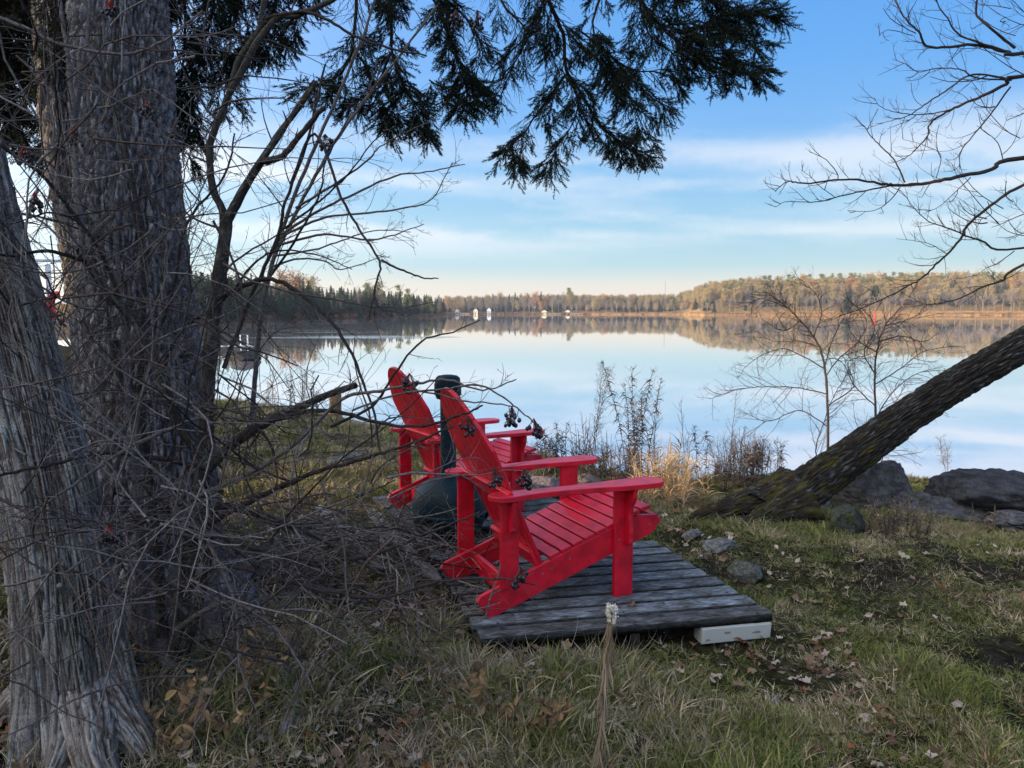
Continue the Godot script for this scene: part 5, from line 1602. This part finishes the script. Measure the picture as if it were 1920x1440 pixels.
func weed(called: String, at: Vector3, hgt: float, stems: int, spread: float, style: int, col: Color, label: String, cat: String, group: String, sd: int) -> void:
	rng.seed = sd
	var o := thing(called, label, cat, at, 0.0, group)
	var lf := MB.new(); var sm := MB.new()
	for s in stems:
		var a := R(0, TAU)
		var b := Vector3(cos(a), 0, sin(a)) * spread * R(0, 1)
		var lean := Vector3(R(-0.16, 0.16), 1, R(-0.16, 0.16))
		var h := hgt * (R(0.55, 1.0) if s > 0 else 1.0)
		var p := PackedVector3Array([b + Vector3(0, -0.03, 0)]); var r := PackedFloat32Array([0.0055])
		var q := p[0]; var d := lean.normalized()
		for k in 9:
			d = (d + rand_dir() * 0.07).normalized()
			q += d * h / 9
			p.append(q); r.append(lerpf(0.0052, 0.0018, (k + 1) / 9.0))
		sm.tube(p, r, 4, col)
		if style == 0:   # airy panicle
			sprout(sm, p, 0.35, int(h * 34), 0.15, 0.0019, 2, 0.35, 0.35, 2.6, col)
			for k in int(h * 160):
				var g := R(0.4, 1.0) * 9; var j := mini(int(g), 8)
				var c := p[j].lerp(p[j + 1], g - j) + rand_dir() * R(0.01, 0.09)
				lf.tri(c, c + rand_dir() * 0.014, c + rand_dir() * 0.014, col * 1.3)
		elif style == 1:   # curled dark leaves down the stem, seed heads on top
			sprout(sm, p, 0.5, int(h * 22), 0.18, 0.0022, 1, 0.3, 0.3, 2.0, col)
			for k in int(h * 60):
				var g := R(0.12, 0.95) * 9; var j := mini(int(g), 8)
				blade(lf, p[j].lerp(p[j + 1], g - j), Vector3(R(-1, 1), R(0, 0.8), R(-1, 1)), R(0.07, 0.20), R(0.004, 0.010), R(1.2, 3.2), col * R(0.7, 1.7), 4)
			for k in 12:
				var c := p[9] + rand_dir() * 0.02
				lf.tri(c, c + rand_dir() * 0.018, c + rand_dir() * 0.018, col * 0.8)
		elif style == 2:   # long arching dry blades
			for k in 14:
				var g := R(0.02, 0.75) * 9; var j := mini(int(g), 8)
				blade(lf, p[j].lerp(p[j + 1], g - j), Vector3(R(-0.6, 0.6), 1, R(-0.6, 0.6)), R(0.25, 0.55) * h, R(0.003, 0.0075), R(0.8, 2.6), col * R(0.75, 1.5), 6)
		else:   # bare switch with opposite twigs
			sprout(sm, p, 0.3, int(h * 14), 0.24, 0.0024, 1, 0.6, 0.18, 1.6, col)
	part("stem", sm.mesh(), M.twig, o)
	if lf.v.size() > 0: part("leaf", lf.mesh(), M.leaf, o).set_meta("kind", "stuff")

func shore_plants() -> void:
	var gpw := "dead weeds along the water's edge"
	var dk := lin(0.060, 0.049, 0.043); var md := lin(0.15, 0.12, 0.09); var st := lin(0.50, 0.36, 0.20)
	var put := func(called: String, u: float, v: float, top: float, stems: int, spread: float, style: int, col: Color, label: String, cat: String, sd: int):
		var p := G(u, v)
		var dd := Vector2(p.x, p.z).length()
		weed(called, p, maxf(0.2, (v - top) / F * dd * 1.02), stems, spread, style, col, label, cat, gpw, sd)
	put.call("dead_weed", 1108, 890, 678, 2, 0.05, 0, md * 1.1, "tall feathery pale weed above the far arm of the near chair", "weed", 1)
	put.call("dead_weed", 1182, 905, 668, 4, 0.10, 1, dk, "tallest dark dead weed with a hooked top among the shore weeds", "weed", 2)
	put.call("dead_weed", 1207, 910, 690, 4, 0.10, 1, dk * 1.15, "dark bristling dead weed just right of the tallest one", "weed", 3)
	put.call("dead_weed", 1226, 900, 740, 3, 0.06, 3, dk, "thin dark twiggy weed behind the pale orange grass", "weed", 4)
	put.call("dead_weed", 1288, 915, 748, 2, 0.03, 3, md * 0.8, "thin forked switch standing just right of the orange grass", "weed", 5)
	put.call("dead_weed", 1362, 915, 735, 2, 0.03, 3, md * 0.8, "tall thin upright switch midway between the orange grass and the leaning trunk", "weed", 6)
	put.call("dead_weed", 1392, 912, 800, 11, 0.12, 2, md, "clump of curling dry grass left of the leaning trunk's foot", "weed", 7)
	put.call("dead_weed", 1315, 905, 800, 2, 0.06, 1, dk, "dark seed-topped weed beside the thin forked switch", "weed", 8)
	put.call("dead_weed", 1358, 920, 858, 2, 0.03, 1, dk * 0.8, "short dark dead stalk near the fallen root", "weed", 9)
	put.call("dead_weed", 1465, 918, 838, 1, 0.01, 1, dk * 0.9, "single dark stalk with a knobbed head standing by the mossy root", "weed", 10)
	put.call("dead_weed", 1778, 905, 826, 2, 0.03, 0, md * 1.2, "small pale curly weed among the boulders", "weed", 11)
	put.call("dead_weed", 1045, 880, 790, 9, 0.22, 1, dk * 1.3, "dark clump of withered leafy weeds behind the near chair's far arm", "weed", 12)
	put.call("dead_weed", 1085, 885, 768, 15, 0.20, 2, md, "arching dry grass clump behind the near chair's far arm", "weed", 13)
	put.call("dead_weed", 1015, 875, 800, 4, 0.14, 1, dk, "dark withered weed under the far chair's near arm", "weed", 14)
	put.call("dead_weed", 1140, 895, 800, 15, 0.22, 2, md * 0.9, "arching brown grass at the foot of the tall feathery weed", "weed", 15)
	put.call("dead_weed", 1180, 915, 800, 17, 0.22, 2, md * 0.9, "dense brown grass at the foot of the tallest dark weed", "weed", 16)
	put.call("straw_grass", 1252, 945, 800, 22, 0.22, 2, st * 1.15, "pale orange clump of dry grass glowing behind the near chair's arm", "grass clump", 17)
	put.call("straw_grass", 1285, 935, 830, 18, 0.22, 2, st, "right half of the pale orange dry grass, leaning to the fallen root", "grass clump", 18)
	put.call("straw_grass", 1215, 940, 820, 14, 0.20, 2, st * 0.9, "left half of the pale orange dry grass, nearest the chair arm", "grass clump", 19)
	put.call("dead_weed", 1410, 905, 830, 13, 0.16, 1, md * 0.8, "low brown weeds above the fallen root", "weed", 20)
	put.call("dead_weed", 1350, 905, 850, 15, 0.2, 2, md, "short dry grass along the fallen root", "weed", 21)
	rng.seed = 60
	for k in 26:
		var uu := R(1000, 1440) if k < 20 else R(1640, 1900)
		var hh := R(40, 110) if k < 20 else R(25, 60)
		var vv := R(895, 925) if k < 20 else R(985, 1005)
		var stl: int = [2, 2, 0, 3, 2][k % 5]
		var keep := rng.state
		put.call("dead_weed", uu, vv, vv - hh, 5 + k % 5, 0.22, stl, [md, dk, md * 1.3, dk * 1.2][k % 4], ("low dead weed at the water's edge behind the chair arms" if uu < 1150 else ("low dead weed at the water's edge by the pale orange grass" if uu < 1300 else "low dead weed at the water's edge above the fallen root")) if k < 20 else "low dead weed in front of the boulders", "weed", 200 + k)
		rng.state = keep
	# left bank, beyond the shrub
	var n := 30
	for q in [[480, 770], [520, 765], [560, 790], [600, 770], [650, 790], [690, 800], [720, 790], [575, 800], [505, 790], [540, 755], [665, 770], [745, 800]]:
		put.call("bank_weed", q[0], q[1], q[1] - 70 - (n % 5) * 16, 3 + n % 3, 0.3, n % 4, [md, dk, st, md][n % 4], "dry weed on the left bank against the water", "weed", n)
		n += 1
	# rough grass tussocks up the left bank and round the leaning tree
	var ms := [grass_clump_mesh(71, 90, 0.34, 0.10, lin(0.26, 0.205, 0.12), lin(0.16, 0.135, 0.07), 2.2), grass_clump_mesh(72, 80, 0.28, 0.12, lin(0.30, 0.24, 0.15), lin(0.19, 0.15, 0.09), 2.6), grass_clump_mesh(73, 100, 0.26, 0.12, lin(0.13, 0.13, 0.05), lin(0.20, 0.17, 0.09), 2.2)]
	rng.seed = 88
	for k in 120:
		var u := R(420, 960); var v := R(790, 980)
		var sc := R(0.7, 1.2)
		if k >= 70:
			u = R(1420, 1920); v = R(955, 1010); sc = R(0.4, 0.8)
		if k >= 100: u = R(1180, 1330); v = R(930, 965)
		var p := G(u, v)
		var t := part("grass_tussock", ms[rng.randi() % 3], M.leaf, self, Transform3D(Basis.from_scale(Vector3(sc, sc, sc)).rotated(Vector3.UP, rng.randf() * TAU), p))
		if k < 70:
			var wh := "on the left bank beside the shrub's main stem" if u < 560 else ("on the left bank above the brush pile" if u < 760 else "behind the second red chair")
			tag(t, "dry grass tussock " + wh, "grass tussock", "tussocks " + wh)
		elif k < 100: tag(t, "dry grass tussock between the leaning trunk and the boulders", "grass tussock", "tussocks along the boulders")
		else: tag(t, "dry grass tussock between the near chair and the fallen root", "grass tussock", "tussocks by the fallen root")

# ------------------------------------------------------------------ two saplings before the leaning trunk
func saplings() -> void:
	var col := lin(0.10, 0.082, 0.075)
	var d := -G(1548, 960).z
	var make := func(label: String, foot: Vector2, trunk: Array, limbs: Array, sd: int):
		rng.seed = sd
		var base := G(foot.x, foot.y)
		var o := thing("sapling", label, "sapling", base)
		var tw := MB.new()
		var all := [[trunk, 0.014, 0.005]]
		for l in limbs: all.append([l, 0.0065, 0.0022])
		for q in all:
			var dz := -base.z
			var c := px(q[0], dz, dz + R(-0.25, 0.25))
			for k in c.size(): c[k] -= base
			var mb := MB.new()
			var p := limb(mb, c, q[1], q[2], 6, col, 6, 0.004)
			part("stem" if q[1] > 0.01 else "branch", mb.mesh(), M.twig, o)
			var L := 0.0
			for k in range(1, p.size()): L += p[k].distance_to(p[k - 1])
			sprout(tw, p, 0.12 if q[1] < 0.01 else 0.4, int(L * 22), 0.38, 0.0030, 2, 0.05, 0.5, 2.9, col)
		part("fine_twigs", tw.mesh(), M.twig, o).set_meta("kind", "stuff")
	make.call("bare sapling with round tangled crown before the left of the leaning trunk", Vector2(1553, 948), [1553, 950, 1552, 780, 1548, 700, 1538, 655, 1520, 625, 1495, 595, 1465, 568, 1440, 550],
		[[1562, 950, 1537, 880, 1530, 840, 1546, 790, 1562, 745, 1590, 700], [1545, 690, 1490, 660, 1460, 655, 1425, 668, 1395, 690], [1552, 740, 1500, 728, 1440, 725, 1385, 730, 1330, 748], [1548, 705, 1575, 670, 1610, 640, 1625, 600, 1590, 560], [1535, 650, 1500, 640, 1450, 640, 1420, 620], [1525, 630, 1540, 590, 1530, 550, 1500, 530], [1552, 760, 1600, 725, 1590, 680, 1630, 665], [1552, 800, 1500, 770, 1440, 790, 1400, 775], [1480, 580, 1430, 560, 1400, 575], [1545, 690, 1560, 640, 1580, 600, 1600, 570], [1500, 600, 1470, 620, 1430, 600]], 91)
	make.call("bare sapling with wide lacy crown, right of the other sapling", Vector2(1632, 946), [1622, 950, 1640, 850, 1642, 780, 1640, 700, 1646, 650, 1660, 610, 1690, 575],
		[[1640, 940, 1652, 870, 1665, 820, 1672, 770, 1700, 720], [1640, 790, 1670, 740, 1720, 700, 1770, 695], [1642, 720, 1690, 690, 1730, 660, 1780, 650], [1640, 760, 1600, 720, 1580, 680, 1550, 670], [1645, 660, 1610, 640, 1590, 610, 1600, 580], [1650, 640, 1690, 630, 1730, 640, 1760, 625], [1640, 820, 1700, 770, 1740, 760], [1640, 700, 1620, 660, 1640, 620, 1630, 590], [1660, 610, 1700, 600, 1740, 580]], 92)
	make.call("low dark forked sapling close against the boulders", Vector2(1605, 950), [1600, 955, 1618, 890, 1640, 830, 1655, 800], [[1618, 890, 1640, 860, 1680, 840], [1625, 870, 1610, 830, 1615, 800]], 93)

# ------------------------------------------------------------------ brush pile
func brush_pile() -> void:
	rng.seed = 2002
	var c := G(680, 1085)
	var st := MB.new()
	for k in 560:
		var a := Vector3(R(-0.75, 0.7), 0, R(-0.6, 0.7))
		var hgt := 0.50 * exp(-a.length_squared() / 0.28)
		a.y = R(0.0, 1.0) * hgt + 0.02
		var p0 := c + a
		var cc: Color = [lin(0.11, 0.10, 0.095), lin(0.18, 0.165, 0.15), lin(0.04, 0.034, 0.03), lin(0.30, 0.27, 0.235)][rng.randi() % 4]
		twig(st, p0 - Vector3(0, 0.02, 0), Vector3(R(-1, 1), R(-0.25, 0.4), R(-1, 1)), R(0.15, 0.6), R(0.0018, 0.006), 1, -0.1, 0.25, 1.6, cc)
	var o := part("brush_pile", st.mesh(), M.twig)
	tag(o, "heap of dead sticks and trimmings behind the near red chair", "brush pile", "", "stuff")
	var pat := FastNoiseLite.new(); pat.seed = 46; pat.frequency = 1.0; pat.fractal_octaves = 3
	var i := 0
	for q in [[[600, 955, 660, 1010, 720, 1070], 0.035, "grey log end pointing into the brush pile from behind", 0.20], [[700, 965, 760, 1030, 830, 1095], 0.040, "long grey weathered limb sloping down to the near chair's rail", 0.19], [[640, 1000, 690, 1010, 760, 1000], 0.022, "pale crooked stick across the top of the brush pile", 0.26], [[840, 1085, 880, 1160, 905, 1225], 0.030, "black rotten limb lying beside the deck's near end", 0.05], [[520, 1265, 560, 1290, 640, 1310], 0.045, "mossy root-like log below the brush pile", 0.09], [[560, 1300, 545, 1350, 530, 1390], 0.032, "pale splintered stub leaning below the brush pile", 0.25]]:
		var g := G(q[0][2], q[0][3])
		var pts := PackedVector3Array()
		for k in 3:
			var e := G(q[0][k * 2], q[0][k * 2 + 1])
			e = EYE + (e - EYE) * 0.93
			pts.append(e)
		if i >= 3:
			for k in 3: pts[k] = G(q[0][k * 2], q[0][k * 2 + 1]) + Vector3(0, q[1] * 0.6, 0)
		var base := pts[0]
		for k in 3: pts[k] -= base
		var v: float = q[3]
		var bk := func(a: float, s: float, d: Vector3, rad: float, qq: Vector3) -> Array:
			var n1 := pat.get_noise_3d(cos(a) * 3, s * 3, sin(a) * 3); var n2 := pat.get_noise_3d(cos(a) * 9, s * 6, sin(a) * 9)
			return [rad * (n1 * 0.25 + n2 * 0.2), lin(v, v * 0.95, v * 0.88) * clampf(1.0 + n2 * 1.1, 0.5, 1.6)]
		var l := thing("dead_limb", q[2], "log", base, 0.0, "dead limbs round the brush pile")
		part("log", trunk_mesh(pts, [[0, q[1]], [0.9, q[1] * 0.75], [1, q[1] * 0.2]], 28, 60, bk), M.bark, l)
		i += 1

# ------------------------------------------------------------------ foreground plants
func dry_leaf(mb: MB, at: Vector3, dir: Vector3, len_: float, wd: float, curl: float, col: Color) -> void:
	# a folded, curled leaf of six segments
	var d := dir.normalized()
	var side := d.cross(rand_dir()).normalized()
	var up := side.cross(d).normalized()
	var n := 5
	var p := at
	var pc := p; var pl := p; var pr := p
	var tw := R(-0.5, 0.5)
	for k in n:
		var f := (k + 1.0) / n
		d = d.rotated(side, curl / n).rotated(d, tw / n).normalized()
		side = (side - d * side.dot(d)).normalized()
		up = side.cross(d).normalized()
		p += d * len_ / n
		var w := wd * sin(PI * clampf(f * 0.92 + 0.05, 0, 1)) * R(0.85, 1.1)
		var l := p - side * w + up * w * R(0.3, 0.7); var r := p + side * w + up * w * R(0.3, 0.7)
		if k == 0:
			mb.tri(pc, p, l, col); mb.tri(pc, r, p, col)
		else:
			mb.quad(pc, p, l, pl, col); mb.quad(pc, pr, r, p, col)
		pc = p; pl = l; pr = r
func leaf_mesh(sd: int, lobed: bool) -> ArrayMesh:
	rng.seed = sd
	var mb := MB.new()
	if not lobed:
		dry_leaf(mb, Vector3(-0.5, 0, 0), Vector3(1, 0.25, 0), 1.0, 0.27, R(-1.2, 1.0), Color.WHITE)
	else:
		# a maple-like outline, cupped
		var n := 22
		var rim := PackedVector3Array()
		for k in n:
			var a := TAU * k / n
			var r := 0.34 + 0.20 * absf(cos(2.5 * a)) * R(0.8, 1.2) + 0.05 * sin(11 * a)
			rim.append(Vector3(cos(a) * r, r * r * R(0.2, 0.9) + 0.06 * sin(a * 3 + sd), sin(a) * r))
		for k in n: mb.tri(Vector3(0, 0.02, 0), rim[(k + 1) % n], rim[k], Color.WHITE * R(0.9, 1.05))
		mb.tube(PackedVector3Array([Vector3(0, 0.01, 0), Vector3(-0.5, 0.1, 0.1), Vector3(-0.9, 0.2, 0.1)]), PackedFloat32Array([0.012, 0.01, 0.01]), 3, Color.WHITE)
	return mb.mesh()

func foreground_plants() -> void:
	# white seed head on a frayed stalk
	rng.seed = 3003
	var b := G(1118, 1437)
	var o := thing("white_seedhead_plant", "frayed dry stalk topped with a fluffy white seed head, before the deck", "dried flower", b)
	var d := -b.z * 1.0
	var c := px([1118, 1445, 1126, 1360, 1133, 1270, 1140, 1200, 1147, 1148], d / cos(0.1), d)
	for k in c.size(): c[k] -= b
	var sm := MB.new()
	var p := limb(sm, c, 0.0055, 0.004, 6, lin(0.22, 0.165, 0.11), 6, 0.002)
	part("stalk", sm.mesh(), M.twig, o)
	var lf := MB.new()
	for k in 130:
		var f := R(0.12, 0.98) * (p.size() - 1)
		var j := mini(int(f), p.size() - 2)
		var q := p[j].lerp(p[j + 1], f - j)
		var col := lin(0.25, 0.185, 0.125).lerp(lin(0.38, 0.30, 0.21), rng.randf()) * R(0.7, 1.1)
		blade(lf, q + rand_dir() * 0.006, Vector3(R(-0.35, 0.35), -1.0, R(-0.35, 0.35)), R(0.05, 0.16), R(0.0015, 0.0055), R(-0.3, 0.4), col, 5)
	part("frayed_leaf", lf.mesh(), M.leaf, o).set_meta("kind", "stuff")
	var hd := MB.new()
	var top := p[p.size() - 1]
	for k in 170:
		var q := top + Vector3(R(-1, 1) * 0.017, R(-0.032, 0.024), R(-1, 1) * 0.017)
		if q.y < top.y - 0.008: q = top + (q - top) * Vector3(0.65, 1, 0.65)
		for e in 3:
			var t1 := rand_dir() * 0.007; var t2 := rand_dir() * 0.007
			hd.tri(q, q + t1, q + t2, lin(0.72, 0.68, 0.58) * R(0.85, 1.1))
	part("seed_head", hd.mesh(), M.leaf, o)
	# withered leafy plants under the left trunks
	var i := 0
	for q in [[395, 1395, 0.33, "withered plant with hanging tan leaves beside the cedar's foot", 1.0], [455, 1330, 0.42, "upright withered stem with broad tan leaves in front of the shrub base", 0.9], [320, 1425, 0.22, "low sprawl of brown withered leaves by the cedar root", 0.7], [530, 1250, 0.22, "small tan-leaved withered plant under the shrub", 0.8], [940, 1370, 0.24, "drooping brown withered leaf cluster below the deck's near end", 0.6], [1030, 1375, 0.22, "second drooping brown leaf cluster, nearer the white seed head", 0.55]]:
		rng.seed = 3100 + i
		var bb := G(q[0], q[1])
		var w := thing("withered_plant", q[3], "withered plant", bb, 0.0, "withered plants in the grass")
		var ss := MB.new(); var ll := MB.new()
		for s in 5:
			var dv := Vector3(R(-0.6, 0.6), 1, R(-0.5, 0.5)).normalized()
			var pp := PackedVector3Array([Vector3(R(-0.04, 0.04), -0.02, R(-0.04, 0.04))]); var rr := PackedFloat32Array([0.003])
			var h: float = q[2] * R(0.6, 1.1)
			for k in 6:
				dv = (dv + rand_dir() * 0.15 + Vector3.DOWN * 0.05 * k).normalized()
				pp.append(pp[k] + dv * h / 6); rr.append(0.0024 - 0.0002 * k)
			ss.tube(pp, rr, 4, lin(0.22, 0.16, 0.10))
			for k in 13:
				var f := R(0.2, 1.0) * 6; var j := mini(int(f), 5)
				var col := (lin(0.44, 0.31, 0.16).lerp(lin(0.26, 0.16, 0.085), rng.randf())) * R(0.75, 1.1) * float(q[4])
				dry_leaf(ll, pp[j].lerp(pp[j + 1], f - j), Vector3(R(-0.8, 0.8), R(-1.0, 0.3), R(-0.8, 0.8)), R(0.035, 0.075), R(0.006, 0.014), R(-2.6, 2.6), col)
		part("stem", ss.mesh(), M.twig, w)
		part("leaf", ll.mesh(), M.leaf, w).set_meta("kind", "stuff")
		i += 1
	# straw tussocks one can tell apart
	i = 0
	for q in [[825, 1190, 0.30, "pale straw tussock against the near chair's rail end"], [780, 1250, 0.24, "pale straw tussock below the brush pile"], [900, 1290, 0.20, "straw tussock just below the deck's near end"], [1010, 1300, 0.16, "greenish tussock between the deck and the white seed head"], [640, 1430, 0.22, "long green tussock at the bottom edge below the brush pile"], [480, 1425, 0.26, "arching green tussock at the bottom edge near the cedar root"], [950, 1435, 0.22, "straw tussock at the bottom edge left of the seed head stalk"], [1330, 1440, 0.2, "pale long-bladed tussock at the bottom edge right of the seed head stalk"]]:
		var green: bool = i in [3, 4, 5]
		var m := grass_clump_mesh(3200 + i, 150, q[2], 0.07, lin(0.13, 0.135, 0.045) if green else lin(0.30, 0.255, 0.17), lin(0.22, 0.19, 0.09) if green else lin(0.20, 0.165, 0.10), 2.6, 0.0018)
		var t := part("grass_tussock", m, M.leaf, self, Transform3D(Basis.IDENTITY, G(q[0], q[1])))
		tag(t, q[3], "grass tussock", "straw tussocks in the foreground")
		i += 1

# ------------------------------------------------------------------ turf and fallen leaves
func turf() -> void:
	rng.seed = 4004
	var kinds := []
	for k in 5:
		kinds.append(grass_clump_mesh(4100 + k, 13, 1.0, 0.55, Color.WHITE, Color.WHITE * 0.85, [1.0, 2.0, 3.0, 2.4, 3.4][k], 0.040))
	var xs := [[], [], [], [], []]; var cs := [[], [], [], [], []]
	rng.seed = 4005
	var dz := deck_z; var dx := deck_x
	for k in 128000:
		var r := 1.85 + 9.5 * pow(rng.randf(), 1.35)
		var th := deg_to_rad(R(-40, 40))
		if k > 95000:   # up the left bank behind the chairs
			r = R(6.0, 18.5); th = deg_to_rad(R(-26, 2))
		var x := sin(th) * r; var z := -cos(th) * r
		if r > keyed(SHORE, rad_to_deg(th)) - 0.15: continue
		var rel := Vector3(x, 0, z) - Vector3(deck_a.x, 0, deck_a.z)
		var lx := rel.dot(dx); var lz := -rel.dot(dz)
		if lx < 0.0 and lx > -1.5 and lz > 0.0 and lz < 1.4: continue
		var n1 := nz.get_noise_2d(x * 1.5, z * 1.5); var n2 := nz.get_noise_2d(x * 4.0 + 50, z * 4.0); var n3 := nf.get_noise_2d(x * 2.2 + 20, z * 2.2)
		# bare trodden soil shows in patches, and little grows under the shrub
		var dens := clampf(0.85 + n2 * 1.3 + n1 * 0.5, 0.12, 1.0)
		if x < -0.55 and r < 5.0: dens *= clampf(1.0 + (x + 0.55) * 0.7, 0.22, 1.0)
		if rng.randf() > dens: continue
		var h := R(0.030, 0.075) * clampf(1.0 + n1 * 1.5 + n2 * 1.0, 0.35, 2.0)
		if x < 0.6 and r < 3.6: h *= 1.45
		if x > 0.8: h *= 0.72
		if r > 6.0: h *= 1.25
		if x < 0.15 + n1 * 0.4 and r < 3.9 and rng.randf() < 0.5: continue
		var q := rng.randf() + n3 * 0.7 - 0.05
		if x < 0.2 and r < 4.2: q += 0.30
		if r > 5.5 and x < 0.3: q += 0.22
		var col := lin(0.140, 0.172, 0.046)
		if q > 0.40: col = lin(0.215, 0.21, 0.075)
		if q > 0.66: col = lin(0.28, 0.24, 0.13)
		if q > 0.86: col = lin(0.42, 0.35, 0.23)
		var kd := rng.randi() % 5
		var sw := maxf(h, 0.05) * R(0.9, 1.4)
		xs[kd].append(Transform3D(Basis.from_scale(Vector3(sw, h, sw)).rotated(Vector3.UP, rng.randf() * TAU).rotated(Vector3(R(-1, 1), 0, R(-1, 1)).normalized(), R(0, 0.5)), Vector3(x, gh(x, z) - 0.004, z)))
		cs[kd].append(col * R(0.45, 1.35))
	var o := Node3D.new(); o.name = "turf"; add_child(o, true)
	tag(o, "patchy green and straw-coloured grass of the bank", "grass", "", "stuff")
	for k in 5: swarm("grass", kinds[k], M.grass, o, xs[k], cs[k])
	# long blades lying matted among the short ones
	var lay := [[], []]; var layc := [[], []]
	var laym := [grass_clump_mesh(4120, 9, 1.0, 0.35, Color.WHITE, Color.WHITE * 0.8, 1.6, 0.016), grass_clump_mesh(4121, 7, 1.0, 0.4, Color.WHITE, Color.WHITE * 0.8, 2.6, 0.018)]
	rng.seed = 4011
	for k in 9000:
		var r := 1.9 + 6.5 * pow(rng.randf(), 1.5)
		var th := deg_to_rad(R(-38, 38))
		var x := sin(th) * r; var z := -cos(th) * r
		if r > keyed(SHORE, rad_to_deg(th)) - 0.3: continue
		var rel := Vector3(x, 0, z) - Vector3(deck_a.x, 0, deck_a.z)
		var lx := rel.dot(dx); var lz := -rel.dot(dz)
		if lx < 0.1 and lx > -1.6 and lz > -0.05 and lz < 1.4: continue
		if rng.randf() > clampf(0.45 + nz.get_noise_2d(x * 2.4 + 90, z * 2.4) * 1.6 + (0.25 if x < 0.8 and r < 3.4 else 0.0), 0.05, 1.0): continue
		var l := R(0.07, 0.17) * (1.25 if x < 0.8 and r < 3.4 else 0.62)
		var kd := rng.randi() % 2
		lay[kd].append(Transform3D(Basis.from_scale(Vector3(l * 0.8, l, l * 0.8)).rotated(Vector3.UP, rng.randf() * TAU).rotated(Vector3(R(-1, 1), 0, R(-1, 1)).normalized(), R(0.6, 1.35)), Vector3(x, gh(x, z) + R(0.0, 0.03), z)))
		var q := rng.randf()
		layc[kd].append((lin(0.44, 0.38, 0.26) if q < 0.40 else (lin(0.26, 0.225, 0.155) if q < 0.75 else lin(0.24, 0.24, 0.085))) * R(0.6, 1.15))
	for k in 2: swarm("long_grass", laym[k], M.grass, o, lay[k], layc[k])
	# fallen leaves
	var lm := [leaf_mesh(1, false), leaf_mesh(2, false), leaf_mesh(3, true), leaf_mesh(4, true)]
	var lx_ := [[], [], [], []]; var lc := [[], [], [], []]
	rng.seed = 4006
	for k in 11000:
		var r := 1.9 + 6.0 * pow(rng.randf(), 1.5)
		var th := deg_to_rad(R(-40, 38))
		var x := sin(th) * r; var z := -cos(th) * r
		var rel := Vector3(x, 0, z) - Vector3(deck_a.x, 0, deck_a.z)
		var lx := rel.dot(dx); var lz := -rel.dot(dz)
		var on_deck := lx < 0.0 and lx > -1.4 and lz > 0.0 and lz < 1.35
		if on_deck and rng.randf() > 0.03: continue
		var keep := 0.30 + nz.get_noise_2d(x * 2.6 + 70, z * 2.6) * 1.3
		if lz > -0.55 and lz < 0.0 and lx > -1.6 and lx < 0.4: keep += 0.35
		if x < 0.1: keep += 0.55
		if x > 1.6: keep *= 0.5
		if rng.randf() > keep: continue
		var kd := rng.randi() % 4
		var s := R(0.020, 0.046) * (1.2 if kd > 1 else 1.0)
		var y := gh(x, z) + R(0.004, 0.035)
		if on_deck: y = DECK + 0.004
		lx_[kd].append(Transform3D(Basis.from_scale(Vector3.ONE * s).rotated(Vector3.RIGHT, R(-0.7, 0.7) * (0.2 if on_deck else 1.0) + (PI if rng.randf() < 0.3 and not on_deck else 0.0)).rotated(Vector3.UP, rng.randf() * TAU), Vector3(x, y, z)))
		var q := rng.randf()
		lc[kd].append((lin(0.20, 0.135, 0.085) if q < 0.45 else (lin(0.40, 0.33, 0.26) if q < 0.75 else (lin(0.11, 0.065, 0.04) if q < 0.92 else lin(0.20, 0.08, 0.03)))) * R(0.7, 1.2))
	var fo := Node3D.new(); fo.name = "fallen_leaves"; add_child(fo, true)
	tag(fo, "brown curled leaves fallen in the grass", "fallen leaves", "", "stuff")
	for k in 4: swarm("leaf", lm[k], M.leaf, fo, lx_[k], lc[k])
